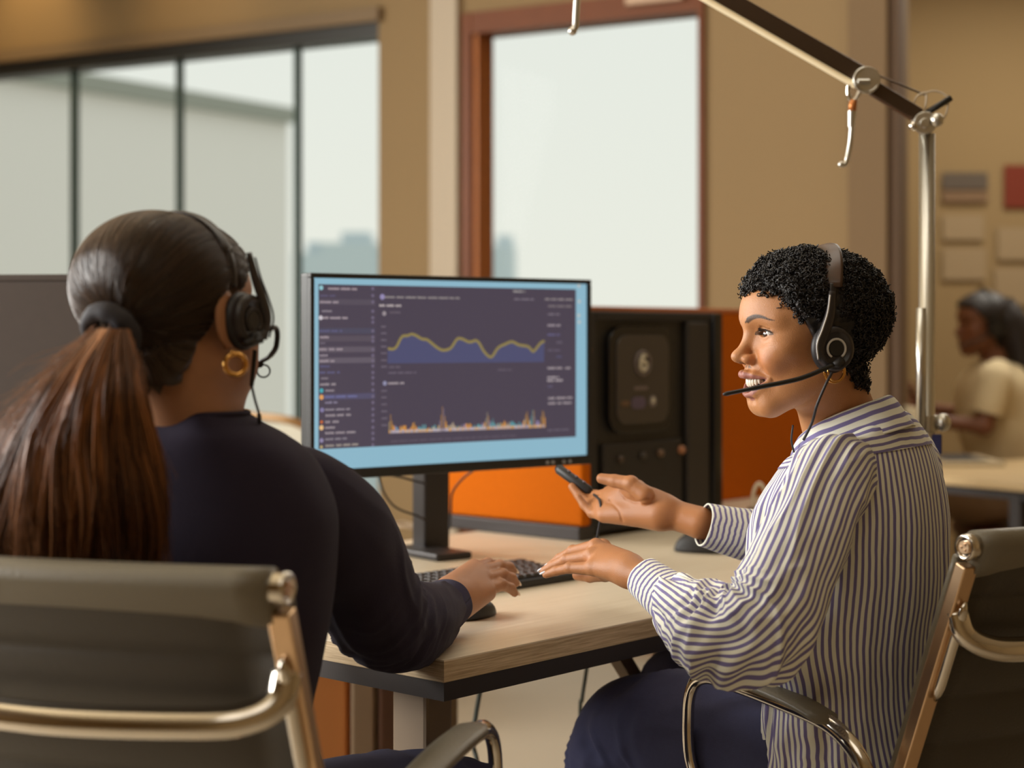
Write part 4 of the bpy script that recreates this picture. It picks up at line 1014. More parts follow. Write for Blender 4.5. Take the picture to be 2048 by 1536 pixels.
# ---------------------------------------------------------------- materials for people
def skin_mat(name, rough=.42, sss=.08):
    m = MAT(name, (1, 1, 1, 1), rough, sss=sss, bump=(900, .3), spec=.5); col_attr_mat(m); return m
M_skin = skin_mat('warm_brown_skin', .44)
M_skin_b = skin_mat('brown_skin')
def stripe_mat(name, period, light, dark, duty=.42, axis=0):
    m = bpy.data.materials.new(name); m.use_nodes = True; nt = m.node_tree; b = nt.nodes['Principled BSDF']; b.inputs['Roughness'].default_value = .8
    b.inputs['Sheen Weight'].default_value = .15
    uv = nt.nodes.new('ShaderNodeUVMap'); sx = nt.nodes.new('ShaderNodeSeparateXYZ'); nt.links.new(uv.outputs[0], sx.inputs[0])
    def mth(op, a, bb=None):
        n = nt.nodes.new('ShaderNodeMath'); n.operation = op
        for i, v in enumerate((a, bb)):
            if v is None: continue
            if isinstance(v, (int, float)): n.inputs[i].default_value = v
            else: nt.links.new(v, n.inputs[i])
        return n.outputs[0]
    n1 = nt.nodes.new('ShaderNodeTexNoise'); n1.inputs['Scale'].default_value = 14; nt.links.new(uv.outputs[0], n1.inputs['Vector'])
    w = mth('MULTIPLY', mth('SUBTRACT', n1.outputs['Fac'], .5), period*.7)
    c = mth('ADD', sx.outputs[axis], w)
    f = mth('ABSOLUTE', mth('SUBTRACT', mth('FRACT', mth('DIVIDE', c, period)), .5))
    r = nt.nodes.new('ShaderNodeMapRange'); r.inputs[1].default_value = duty/2-.035; r.inputs[2].default_value = duty/2+.035; nt.links.new(f, r.inputs[0])
    mx = nt.nodes.new('ShaderNodeMix'); mx.data_type = 'RGBA'; mx.inputs[6].default_value = dark; mx.inputs[7].default_value = light
    nt.links.new(r.outputs[0], mx.inputs[0]); nt.links.new(mx.outputs[2], b.inputs['Base Color'])
    n = nt.nodes.new('ShaderNodeTexNoise'); n.inputs['Scale'].default_value = 900; tc = nt.nodes.new('ShaderNodeTexCoord'); nt.links.new(tc.outputs['Object'], n.inputs['Vector'])
    bp = nt.nodes.new('ShaderNodeBump'); bp.inputs['Strength'].default_value = .2; bp.inputs['Distance'].default_value = .0006; nt.links.new(n.outputs['Fac'], bp.inputs['Height']); nt.links.new(bp.outputs['Normal'], b.inputs['Normal'])
    return m
ST_L, ST_D = srgb(234, 234, 220), srgb(116, 107, 156)
M_st_u = stripe_mat('blue_stripe_lengthwise', .0124, ST_L, ST_D, .46)
M_st_v = stripe_mat('blue_stripe_across', .0104, ST_L, ST_D, axis=1)
M_st_cuff = stripe_mat('blue_stripe_cuff', .0088, ST_L, ST_D, axis=1)
M_navy = MAT('navy_knit', srgb(47, 41, 56), .95, spec=.2, sheen=.03, noise=(40, .08), bump=(500, .3))
M_navy_cuff = MAT('navy_knit_cuff', srgb(42, 38, 64), .95, spec=.2, sheen=.05, bump=(500, .3))
M_denim = MAT('dark_denim', srgb(50, 52, 84), .85, noise=(120, .15), bump=(900, .3))
M_hair_black = MAT('black_curly_hair', srgb(30, 25, 24), .42)
M_hair_brown = MAT('brown_hair_strands', srgb(98, 52, 30), .45)
M_teeth = MAT('tooth_enamel', srgb(240, 228, 208), .25)
M_nail = MAT('pale_nail_polish', srgb(214, 216, 224), .2)
M_nail2 = MAT('natural_nail_polish', srgb(238, 214, 194), .2)
M_cushion = MAT('black_leatherette_cushion', srgb(34, 30, 32), .5)
M_ring = MAT('silver_ring_paint', srgb(206, 202, 198), .35)
M_headset = MAT('charcoal_headset_plastic', srgb(46, 40, 40), .38)
M_copper = MAT('bronze_headband', srgb(78, 56, 44), .35)
def hand_fn(wrist, wr, palm, fingers, thumb, kp=.012):
    """wrist point, wrist radius, extra palm blobs, fingers as (points, radii)"""
    def f(p):
        d = None
        for a, b, r1, r2 in palm:
            e = s_rc(p, a, b, r1, r2); d = e if d is None else smin(d, e, kp*1.2)
        for pts, rs in fingers+[thumb]:
            e = s_chain(p, pts, rs, .003)
            if len(pts) > 3: e = smin(e, s_ell(p, np.asarray(pts[1])+[0, 0, .0012], [rs[1]*1.02]*3), .003); e = smin(e, s_ell(p, np.asarray(pts[0])+[0, 0, .0030], [rs[0]*.80]*3), .006)
            d = smin(d, e, .0040)
        return d
    return f
def A_(v): return np.array(tuple(v), dtype=float)
def bbox(pts, r):
    P = np.array([tuple(p) for p in pts]); return P.min(0)-r, P.max(0)+r

def curls(name, base, normals, mat, parent, rng, rad=(.0022, .0042), th=.0009, turns=(1.2, 2.4), nseg=11):
    n = len(base); s = np.linspace(0, 1, nseg)
    up = rng.normal(size=(n, 3))*.9+normals*.55; up /= np.linalg.norm(up, axis=1, keepdims=True)
    e1 = np.cross(up, rng.normal(size=(n, 3))); e1 /= np.linalg.norm(e1, axis=1, keepdims=True); e2 = np.cross(up, e1)
    R = rng.uniform(*rad, n)[:, None]; T = rng.uniform(*turns, n)[:, None]; ph = T*2*PI*s[None]; Lh = rng.uniform(.004, .010, n)[:, None]
    R = R*(1-.35*s[None])
    P = base[:, None]+e1[:, None]*(R*np.cos(ph))[..., None]+e2[:, None]*(R*np.sin(ph))[..., None]+up[:, None]*(Lh*s[None])[..., None]
    t = np.gradient(P, axis=1); t /= np.linalg.norm(t, axis=2, keepdims=True)+1e-9
    a = np.cross(t, up[:, None]); a /= np.linalg.norm(a, axis=2, keepdims=True)+1e-9; b = np.cross(t, a)
    V = np.stack([P+(a*math.cos(k*2*PI/3)+b*math.sin(k*2*PI/3))*th for k in range(3)], 2)   # n,nseg,3,3
    idx = np.arange(n*nseg*3).reshape(n, nseg, 3); F = []
    for k in range(3):
        k2 = (k+1) % 3; F.append(np.stack([idx[:, :-1, k], idx[:, :-1, k2], idx[:, 1:, k2], idx[:, 1:, k]], -1).reshape(-1, 4))
    o = obj(name, V.reshape(-1, 3), np.concatenate(F), mat, parent, smooth=True); o['kind'] = 'stuff'; return o

def strands(name, paths, th, mat, parent, cols=None, kind=True):
    """paths: n x m x 3"""
    P = np.asarray(paths); n, m, _ = P.shape
    t = np.gradient(P, axis=1); t /= np.linalg.norm(t, axis=2, keepdims=True)+1e-9
    ref = np.array([.3, -1, .2]); a = np.cross(t, ref); a /= np.linalg.norm(a, axis=2, keepdims=True)+1e-9; b = np.cross(t, a)
    tt = (th*(1-.75*np.linspace(0, 1, m)**3))[None, :, None]
    V = np.stack([P+(a*math.cos(k*2*PI/3)+b*math.sin(k*2*PI/3))*tt for k in range(3)], 2)
    idx = np.arange(n*m*3).reshape(n, m, 3); F = []
    for k in range(3):
        k2 = (k+1) % 3; F.append(np.stack([idx[:, :-1, k], idx[:, :-1, k2], idx[:, 1:, k2], idx[:, 1:, k]], -1).reshape(-1, 4))
    c = None if cols is None else np.repeat(np.asarray(cols), m*3, axis=0)
    o = obj(name, V.reshape(-1, 3), np.concatenate(F), mat, parent, smooth=True, col=c)
    if kind: o['kind'] = 'stuff'
    return o

def eye_mesh(H, side, look, parent, rr=.0123):
    """eyeball with sclera, iris and pupil as vertex colours; look = local gaze"""
    g = Vector(look).normalized(); c = Vector((.031*side, .0668, 0)); a = g.orthogonal().normalized(); b = g.cross(a)
    P = []; C = []; nv, nu = 60, 40
    for j in range(nv+1):
        th = PI*(j/nv)**1.6
        for i in range(nu):
            ph = 2*PI*i/nu; r = rr*(1+.06*max(0, 1-(th/.42)**2))
            P.append(c+(g*math.cos(th)+(a*math.cos(ph)+b*math.sin(ph))*math.sin(th))*r)
            C.append((.008, .006, .005) if th < .20 else ((.085, .032, .013) if th < .46 else ((.02, .012, .01) if th < .51 else (.78, .73, .68))))
    F = [(j*nu+i, j*nu+(i+1) % nu, (j+1)*nu+(i+1) % nu, (j+1)*nu+i) for j in range(nv) for i in range(nu)]
    m = bpy.data.materials.get('eye_surface')
    if not m: m = MAT('eye_surface', (1, 1, 1, 1), .06, coat=1); col_attr_mat(m)
    return obj('eye', H.w(np.array([tuple(p) for p in P])), F, m, parent, smooth=True, col=np.array(C))

def headset(H, label, mic_pts, near, cupx=.090, cup_c=(0, .0045, -.021), th_top=.118, both=True, ring=True, name='headset', yo=(.004, .026), clear=.0225):
    X, Y, Z = H.ax(); r = root(name, label, 'headset', H.wv((0, 0, .12)))
    def hw(x, y, z): return H.wv((x, y, z))
    # headband arc
    def bandpt(t):
        dv = np.array([[math.cos(t), (yo[0]-yo[1]*math.sin(t)**4)/.11, math.sin(t)*.98]]); dv /= np.linalg.norm(dv); sp_ = cast(H, dv, (0, cup_c[1]*.6, cup_c[2])); w_ = (abs(math.sin(t))**.7)
        p_ = sp_[0]+dv[0]*clear*w_; e_ = np.array([math.copysign(cupx+.004, math.cos(t)), cup_c[1], cup_c[2]]); return p_*w_**.5+e_*(1-w_**.5) if w_ < .45 else p_
    for nm, wid, mt, a0, a1 in (('headband', .0125 if ring else .0095, M_copper if ring else M_headset, 45, 135), ('slider', .0058, M_headset, 26, 47), ('slider', .0058, M_headset, 133, 154)):
        pts = []
        for k in range(25):
            t = math.radians(a0+(a1-a0)*k/24); pts.append(hw(*bandpt(t)))
        q = MB(); q.tube(pts, .0022, 8, flat=wid/.0022, up=Z if nm == 'headband' else X); o = obj(nm, q.v, q.f, mt, r, smooth=True)
    for s in ((1, -1) if both else (near,)):
        c = hw(s*cupx, cup_c[1], cup_c[2]); n = X*s; up = Z
        ax = (Y, Z, n)
        q = MB(); rings = []
        prof = [(.0, -.018), (.020, -.018), (.027, -.016), (.0305, -.010), (.0305, -.006), (.026, -.001), (.0, -.001)]
        k0 = 40; V = []
        for rr, zz in prof:
            for k in range(k0):
                t = 2*PI*k/k0; w = 1+.012*math.sin(t*20)*(rr > .025)
                V.append(c+Y*math.cos(t)*rr*w*.94+Z*math.sin(t)*rr*w*1.08+n*zz)
        F = [(i*k0+k, i*k0+(k+1) % k0, (i+1)*k0+(k+1) % k0, (i+1)*k0+k) for i in range(len(prof)-1) for k in range(k0)]
        obj('ear_cushion', [tuple(v) for v in V], F, M_cushion, r, smooth=True)
        prof = [(.0275, -.003), (.0285, .002), (.0270, .007), (.0225, .010), (.0205, .0095), (.0195, .0075), (.0, .0075)]; V = []
        for rr, zz in prof:
            for k in range(k0):
                t = 2*PI*k/k0; V.append(c+Y*math.cos(t)*rr*.96+Z*math.sin(t)*rr*1.06+n*zz)
        F = [(i*k0+k, i*k0+(k+1) % k0, (i+1)*k0+(k+1) % k0, (i+1)*k0+k) for i in range(len(prof)-1) for k in range(k0)]
        cup = obj('ear_cup', [tuple(v) for v in V], F, M_headset, r, smooth=True)
        q = MB(); q.torus(c+n*.0082, .0128, .0016, (Y, Z), 40, 8, math.radians(-55), math.radians(238)); obj('silver_ring', q.v, q.f, M_ring if ring else M_headset, cup, smooth=True)
        q = MB(); q.cyl(c+n*.0070, c+n*.0088, .0102, 28); obj('centre_button', q.v, q.f, M_black, cup, bevel=.0006)
        # yoke arm swooping from slider to cup
        q = MB(); q.tube(smooth_path([hw(s*(cupx+.004), cup_c[1]+.002, .055), hw(s*(cupx+.007), cup_c[1]+.006, .030), hw(s*(cupx+.009), cup_c[1]+.014, .008), hw(s*(cupx+.008), cup_c[1]+.023, -.014), hw(s*(cupx+.005), cup_c[1]+.020, -.036)], 24), [.0045+.0030*math.sin(PI*k/23) for k in range(24)], 10, flat=.5, up=Y); obj('yoke', q.v, q.f, M_headset, r, smooth=True)
        q = MB(); q.tube(smooth_path([hw(s*(cupx+.008), cup_c[1]+.007, .050), hw(s*(cupx+.0105), cup_c[1]+.012, .028), hw(s*(cupx+.0125), cup_c[1]+.021, .006), hw(s*(cupx+.0115), cup_c[1]+.029, -.014), hw(s*(cupx+.007), cup_c[1]+.026, -.034)], 24), .0011, 8, flat=1); obj('silver_edge', q.v, q.f, M_ring if ring else M_headset, r, smooth=True)
    s = near
    q = MB(); q.tube([hw(s*(cupx+.011), cup_c[1]-.004, cup_c[2]-.016), hw(s*(cupx+.013), cup_c[1]+.002, cup_c[2]-.020), Vector(mic_pts[0])], [.006, .0055, .0034], 12); q.cyl(hw(s*(cupx+.006), cup_c[1]-.003, cup_c[2]-.018), hw(s*(cupx+.015), cup_c[1]-.003, cup_c[2]-.018), .006, 16); obj('boom_hinge', q.v, q.f, M_black_soft, r, smooth=True)
    q = MB(); q.tube(smooth_path(mic_pts, 30), [.0032]*22+[.0027]*6+[.0030, .0016], 12); obj('microphone_boom', q.v, q.f, M_black, r, smooth=True)
    return r

# ================================================================ the smiling woman in the striped shirt
a_ = math.radians(24); vr = Vector((W(1615, 0, 2.34).x, 2.34, 0)).normalized(); lf = Vector((-vr.y, vr.x, 0))
fw = lf*math.cos(a_)-vr*math.sin(a_)
HR = Head(W(1617, 664, 2.34), fw+UZ*-.035, (.04, 0, 1), 1.0, 1, False)
F_t = Vector((-.86, .51, 0)).normalized(); S_t = Vector((F_t.y, -F_t.x, 0))
F_t = F_t; S_t = Vector((.51, .86, 0)).normalized()          # her right side, away from the camera
WR1 = W(1262, 1143, 2.395)
def w3(l): return [A_(W(*p)) for p in l]
handL = dict(
    palm=[(A_(W(1310, 1166, 2.35)), A_(W(1262, 1144, 2.395)), .0200, .0205),
          (A_(W(1262, 1146, 2.395)), A_(W(1190, 1135, 2.44)), .0200, .0120),
          (A_(W(1258, 1140, 2.405)), A_(W(1186, 1116, 2.465)), .0190, .0115),
          (A_(W(1255, 1135, 2.415)), A_(W(1194, 1098, 2.485)), .0190, .0115),
          (A_(W(1250, 1132, 2.43)), A_(W(1208, 1099, 2.505)), .0185, .0115)],
    fingers=[(w3([(1186, 1137, 2.44), (1140, 1136, 2.465), (1112, 1142, 2.48), (1092, 1149, 2.488)]), [.0105, .0078, .0068, .0056]),
             (w3([(1184, 1112, 2.465), (1133, 1120, 2.50), (1107, 1131, 2.515), (1087, 1142, 2.525)]), [.0110, .0083, .0072, .0060]),
             (w3([(1192, 1094, 2.485), (1146, 1103, 2.53), (1120, 1117, 2.55), (1100, 1132, 2.562)]), [.0115, .0086, .0076, .0064]),
             (w3([(1206, 1095, 2.505), (1162, 1102, 2.555), (1140, 1116, 2.575), (1122, 1130, 2.585)]), [.0115, .0086, .0076, .0064])],
    thumb=(w3([(1245, 1142, 2.43), (1210, 1148, 2.485), (1180, 1152, 2.52), (1155, 1150, 2.545)]), [.0150, .0110, .0095, .0080]))
handR = dict(
    palm=[(A_(W(1400, 1045, 2.60)), A_(W(1325, 1023, 2.63)), .0245, .0225),
          (A_(W(1330, 1022, 2.62)), A_(W(1222, 990, 2.70)), .0220, .0130),
          (A_(W(1325, 1024, 2.62)), A_(W(1212, 1004, 2.69)), .0210, .0130),
          (A_(W(1320, 1028, 2.62)), A_(W(1206, 1018, 2.68)), .0200, .0125),
          (A_(W(1315, 1032, 2.62)), A_(W(1208, 1031, 2.668)), .0180, .0110),
          (A_(W(1318, 1012, 2.63)), A_(W(1276, 982, 2.635)), .0185, .0145), (A_(W(1268, 976, 2.635)), A_(W(1224, 990, 2.695)), .0115, .0110), (A_(W(1300, 1008, 2.64)), A_(W(1240, 1000, 2.68)), .0200, .0150)],
    fingers=[(w3([(1222, 988, 2.70), (1192, 992, 2.735), (1174, 984, 2.75), (1162, 974, 2.76)]), [.0105, .0085, .0075, .0064]),
             (w3([(1212, 1003, 2.69), (1182, 1004, 2.73), (1164, 988, 2.748), (1154, 974, 2.755)]), [.0105, .0085, .0075, .0064]),
             (w3([(1206, 1017, 2.68), (1178, 1010, 2.72), (1157, 990, 2.738), (1144, 973, 2.745)]), [.0105, .0083, .0073, .0062]),
             (w3([(1208, 1031, 2.668), (1184, 1026, 2.69), (1168, 1010, 2.70), (1157, 994, 2.705)]), [.0095, .0075, .0066, .0056])],
    thumb=(w3([(1290, 990, 2.61), (1262, 968, 2.62), (1230, 962, 2.635), (1203, 957, 2.645)]), [.0140, .0118, .0102, .0080]))
nb = W(1692, 884, 2.385)
shL, elL = W(1655, 955, 2.235), W(1492, 1282, 2.155)
shR, elR = W(1795, 905, 2.51), W(1640, 1120, 2.66)
def body_groups(H, nb, arms, hands, pelvis, tor=.09):
    G = [(H.f, *[A_(v) for v in bbox([H.w((0, 0, 0))], .15)], .004)]
    n0 = H.w((0, -.018, -.045)); n1 = A_(nb)
    G.append((lambda p: s_rc(p, n0, n1, .0475*H.s, .056*H.s), *bbox([n0, n1], .07), .022))
    pv = A_(pelvis); ch = n1*.72+pv*.28
    G.append((lambda p: smin(s_rc(p, n1+[0, 0, -.06], ch, .055, tor), s_rc(p, ch, pv, tor, .10), .04), *bbox([n1, pv], .13), .03))
    for sh, el, wr in arms:
        sh, el, wr = A_(sh), A_(el), A_(wr)
        G.append((lambda p, sh=sh, el=el, n1=n1: smin(s_rc(p, n1+[0, 0, -.05], sh, .045, .042), s_rc(p, sh, el, .042, .033), .02), *bbox([sh, el, n1], .06), .02))
        G.append((lambda p, wr=wr, el=el: s_rc(p, el, wr, .030, .0190), *bbox([el, wr], .045), .018))
    for h in hands:
        fn = hand_fn(None, None, h['palm'], h['fingers'], h['thumb'])
        pts = [a for s in h['palm'] for a in s[:2]]+[q for f in h['fingers'] for q in f[0]]+h['thumb'][0]
        G.append((fn, *bbox(pts, .035), .010))
    return G
def nails(hand, mat, parent, idx=(0, 1, 2, 3), off=Vector((0, 0, 1)), L=.0075, w=.0052):
    for i in idx:
        pts, rs = hand['fingers'][i]; a, b = Vector(pts[-2]), Vector(pts[-1]); d = (b-a).normalized(); n = (off-d*off.dot(d)).normalized(); s = d.cross(n)
        q = MB(); q.sphere(b+d*rs[-1]*.45+n*rs[-1]*.62, (L, w, .0022), 14, 8, ax=(d, s, n)); obj('nail', q.v, q.f, mat, parent, smooth=True)

hipR = W(1672, 1545, 2.43)
pw = root('person', 'smiling woman in a blue striped shirt with short curly hair, one palm raised', 'person', (hipR.x, hipR.y, .46))
G = body_groups(HR, nb, [(shL, elL, W(1310, 1166, 2.35)), (shR, elR, W(1400, 1047, 2.60))], [handL, handR], hipR)
_fR0 = combine(G)
_cre = [[(1240, 984), (1252, 997), (1272, 1005), (1296, 999)], [(1214, 988), (1222, 1004), (1236, 1018)], [(1212, 1004), (1228, 1010), (1240, 1024), (1245, 1042)]]
_cre = [[A_(W(x, y, 2.60)) for x, y in l] for l in _cre]
def fR(p):
    d = _fR0(p); m = (np.abs(d) < .012) & (p[:, 0] > .10) & (p[:, 0] < .25) & (p[:, 1] > 2.5) & (p[:, 1] < 2.78) & (p[:, 2] < .97) & (p[:, 2] > .86)
    if m.any():
        q = p[m]*np.array([1, 0, 1])*(2.60/p[m][:, 1:2])+np.array([0, 2.60, 0]); q[:, 2] = CAM_H+(p[m][:, 2]-CAM_H)*(2.60/p[m][:, 1])
        e = None
        for l in _cre:
            for i in range(len(l)-1):
                s = s_rc(q, l[i], l[i+1], 0, 0); e = s if e is None else np.minimum(e, s)
        d[m] += .0016*np.exp(-(e/.0017)**2)*(p[m][:, 1] < 2.665)
    return d
lo = np.min([g[1] for g in G], 0)-.01; hi = np.max([g[2] for g in G], 0)+.01
P, F = surface(fR, lo, hi, .0023, boxes=[(g[1], g[2]) for g in G])
P = project(fR, P)
def facemask(H):
    def m(P):
        q = H.loc(P); return (q[:, 1] > .045) & (q[:, 2] < .042) & (np.abs(q[:, 0]) < .056) & (q[:, 2] > -.125) & (q[:, 1] < .13)
    return m
P, F = refine(P, F, facemask(HR)); P = project(fR, P)
q = HR.loc(P); headm = (q[:, 2] > -.14) & (np.linalg.norm(q, axis=1) < .17)
SK = np.array((.50, .222, .088)); c = skin_colour(q, SK, (.36, .135, .10), (.016, .010, .008))
c[~headm] = (SK*np.array([.86, .80, .76]))[None]*(1+.08*vnoise(P[~headm]*45, 2)[:, None])
body = obj('body', P, F, M_skin, pw, smooth=True, col=c)
for s in (1, -1): eye_mesh(HR, s, (.10, 1, -.03), body)
# eyelashes
X, Y, Z = HR.ax()
ls = []
for s in (1, -1):
    for k in range(34):
        t = -1+2*k/33; x = .031+.0145*t; zl = .0048*(1-t*t)+.0003; y = .0790-.0045*t*t-.004*max(0, t)
        dirx = .0022*t; ls.append([HR.w((s*x, y, zl)), HR.w((s*(x+dirx*.6), y+.0035, zl+.0012)), HR.w((s*(x+dirx*1.5), y+.0055, zl+.0040))])
ls = np.array(ls); ls = np.stack([crom(l, 6) for l in ls]); strands('eyelashes', ls, .00035, M_hair_black, body)
# teeth: upper row
for k in range(-4, 5):
    ang = k*.205; wt = .0052 if abs(k) < 2 else .0046; rr_ = .0235
    x = math.sin(ang)*rr_*1.10; y = .0665+math.cos(ang)*rr_*.96; z = -.0660+.0034*(ang/.7)**2
    v = Vector((math.cos(ang), -math.sin(ang), 0)); n = Vector((math.sin(ang), math.cos(ang), 0))
    V = MB().sphere((0, 0, 0), (wt*.52*1.22, .0030, .0068), 12, 8)
    pts = [HR.wv(Vector((x, y, z))+v*p[0]+n*p[1]+Vector((0, 0, 1))*p[2]*.95) for p in V.v]; obj('tooth', pts, V.f, M_teeth, body, smooth=True)
nails(handL, M_nail, body); 
# ---- curly hair
rng = np.random.RandomState(5)
def hairline(y): return np.interp(y, [-.12, -.075, -.05, -.025, .004, .016, .030, .041, .053, .066, .095], [-.082, -.080, -.070, -.045, -.030, -.022, .004, .024, .042, .054, .060])
bm = bmesh.new(); bmesh.ops.create_icosphere(bm, subdivisions=6, radius=1); U3 = np.array([v.co for v in bm.verts]); TF = np.array([[v.index for v in f.verts] for f in bm.faces]); bm.free()
def cast(H, dirs, c=(0, -.004, .02)):
    """distance to the head surface along directions from an inner point, in head space"""
    t0 = np.zeros(len(dirs)); t1 = np.full(len(dirs), .16); c = np.array(c)
    for _ in range(16):
        m = (t0+t1)/2; q_ = c+dirs*m[:, None]; d = np.minimum(head_local(q_, H.smile, False, False), s_rc(q_, (0, -.018, -.045), (0, -.035, -.16), .0475, .052)); ins = d < 0; t0 = np.where(ins, m, t0); t1 = np.where(ins, t1, m)
    return c+dirs*((t0+t1)/2)[:, None]
def hair_shell(H, thick, line, amp, fr, soft=.010, seed=0):
    S = cast(H, U3); m = np.clip((S[:, 2]-line(S[:, 1]))/soft, 0, 1); m = m*m*(3-2*m)
    n = vnoise(S*fr, seed)*amp+vnoise(S*fr*2.3, seed+1)*amp*.5
    th = thick(S)*m+n*m-.0035*(1-m)
    return S, U3*0+S+(U3*th[:, None]), m
def thickR(S): return .0135+.002*np.clip(S[:, 2]/.1, 0, 1)+.004*np.clip(-S[:, 1]/.09, 0, 1)-.010*np.clip((S[:, 1]-.045)/.035, 0, 1)
S, Hs, m = hair_shell(HR, thickR, hairline, .0030, 95)
cap = obj('hair', HR.w(Hs), TF[(m[TF] > .02).any(1)], M_hair_black, pw, smooth=True); cap['label'] = 'short black curly hair'
# curls scattered through and above the cap
n_c = 15000; d = rng.normal(size=(n_c, 3)); d /= np.linalg.norm(d, axis=1, keepdims=True); Sp = cast(HR, d); e = Sp[:, 2]-hairline(Sp[:, 1])+rng.normal(size=n_c)*.003
k = e > -.002; Sp, d, e = Sp[k], d[k], e[k]
keep = ~((np.abs(Sp[:, 0]) > .055) & (np.abs(Sp[:, 1]-.004) < .030) & (Sp[:, 2] < .02)); Sp, d, e = Sp[keep], d[keep], e[keep]
nn = vnoise(Sp*95)*.0030+vnoise(Sp*218, 1)*.0015
yb_ = .004-.026*np.clip(Sp[:, 2]/.09, 0, 1)**2; near_ = np.exp(-((Sp[:, 1]-yb_)/.0105)**2)*(Sp[:, 2] > .02)
rr = (thickR(Sp)*np.clip(e/.012, .12, 1)*(1-.42*near_)+nn-.002+rng.uniform(-.002, .0045, len(Sp))*(1-.8*near_))
base = HR.w(Sp+d*rr[:, None]); nrm = d@HR.R
curls('hair_curls', base, nrm, M_hair_black, cap, rng)
# ---- clothes
sh = root  # (names only)
def folds(a1, a2, f1=5, f2=9, seed=0, elbow=None, cuff=0):
    def f(U, V, P):
        th = U*2*PI; c_, s_ = np.cos(th), np.sin(th)
        p = np.stack([c_*1.3, s_*1.3, V*f1], -1); q2 = np.stack([c_*2.6, s_*2.6, V*f2+c_*1.5], -1)
        d = a1*vnoise(p, seed)+a2*(1-2*np.abs(vnoise(q2, seed+3)))
        if elbow is not None:
            e0, amp = elbow; w = np.exp(-((V-e0)/.13)**2); q3 = np.stack([c_*1.1, s_*1.1, V*34+s_*1.8+1.2*vnoise(p, seed+8)], -1)
            d = d+w*amp*(1-2.2*np.abs(vnoise(q3, seed+5)))
        if cuff:
            w = np.clip((V-.86)/.14, 0, 1); q4 = np.stack([c_*9, s_*9, V*3], -1); d = d+w*cuff*(1-2*np.abs(vnoise(q4, seed+6)))*np.clip((1-V)/.02, 0, 1)
        return d
    return f
def perp_axes(path, ref):
    P_ = [Vector(p) for p in path]; A = []; B = []; r = Vector(ref)
    for i, p in enumerate(P_):
        t = (P_[min(i+1, len(P_)-1)]-P_[max(i-1, 0)]).normalized(); a = (r-t*r.dot(t)).normalized(); r = a; A.append(a); B.append(t.cross(a))
    return A, B
def sleeve(name, path, ra, rb, ref, mat, parent, nv=170, nu=150, disp=None, circ=.5, expo=2.0):
    A, B = perp_axes(path, ref)
    V, F, uv = loft([tuple(p) for p in path], [tuple(a*r) for a, r in zip(A, ra)], [tuple(b*r) for b, r in zip(B, rb)], nv, nu, expo, disp, (circ, 1))
    return obj(name, V, F, mat, parent, smooth=True, uv=uv)
# torso of the shirt
tz = 2.385
rings = [  # px, py, depth, half width (side), half depth (front-back), tilt
    (1694, 858, 2.375, .058, .064, -.030), (1701, 872, 2.38, .088, .078, -.030), (1708, 892, 2.385, .128, .088, -.022), (1710, 930, 2.39, .156, .102, -.015), (1708, 985, 2.39, .170, .115, -.005),
    (1704, 1060, 2.39, .176, .124, 0), (1698, 1160, 2.395, .176, .126, 0), (1694, 1260, 2.40, .172, .120, 0), (1706, 1350, 2.41, .166, .108, 0), (1712, 1430, 2.42, .172, .112, 0), (1724, 1520, 2.43, .182, .122, 0), (1728, 1570, 2.43, .176, .118, 0)]
C = [tuple(W(*r_[:3])) for r_ in rings]; A = [tuple(S_t*r_[3]) for r_ in rings]; B = [tuple(-F_t*r_[4]+UZ*(-r_[5])) for r_ in rings]
def tdisp(U, V, P):
    th = U*2*PI; c_, s_ = np.cos(th), np.sin(th)
    d = .006*vnoise(np.stack([c_*1.5, s_*1.5, V*4], -1), 1)
    p = np.stack([c_*7+s_*.5, s_*7, V*2.2+vnoise(np.stack([c_*2, s_*2, V*5], -1), 9)*.6], -1)
    back = np.clip(s_+.55, 0, 1); d = d+(.0062*back+.0022)*(1-2*np.abs(vnoise(p, 2)))*np.clip((V-.12)/.08, 0, 1)
    w = np.clip((V-.72)/.28, 0, 1); d = d+w*.010*vnoise(np.stack([c_*2.2, s_*2.2, V*11], -1), 4)+w*.006*(1-2*np.abs(vnoise(np.stack([c_*3, s_*3, V*22+c_*2], -1), 6)))
    return d
V, F_, uv = loft(C, A, B, 260, 260, 2.25, tdisp, (1.08, 1), u0=.5)
row = 261; YR = 60
fa = F_[F_[:, 0] >= YR*row]; fy = F_[F_[:, 0] < (YR+1)*row]
shirt = obj('shirt', V, fa, M_st_u, pw, smooth=True, uv=uv); shirt['label'] = 'cream shirt with violet-blue stripes'
cen = np.array(C[3]); Vy = V.copy(); msk = np.arange(len(V)) < (YR+3)*row; Vy = Vy+(Vy-cen)/np.linalg.norm(Vy-cen, axis=1, keepdims=True)*.0018
obj('yoke', Vy[:(YR+2)*row], fy, M_st_v, shirt, smooth=True, uv=(uv*np.array([1, 1.35]))[:(YR+2)*row])
# left sleeve (near)
pth = [W(1692, 940, 2.28), W(1668, 955, 2.245), W(1640, 1002, 2.21), W(1616, 1065, 2.185), W(1587, 1145, 2.17), W(1553, 1217, 2.155), W(1506, 1270, 2.150), W(1448, 1270, 2.18), W(1404, 1240, 2.235), W(1366, 1212, 2.295), W(1348, 1198, 2.322)]
ra = [.046, .056, .0560, .055, .054, .061, .059, .056, .051, .043, .034]
slL = sleeve('sleeve', pth, ra, [r_*1.0 for r_ in ra], (1, 0, .4), M_st_u, shirt, 240, 200, folds(.007, .0044, 5, 8, 3, (.64, .0105), .0055), .47)
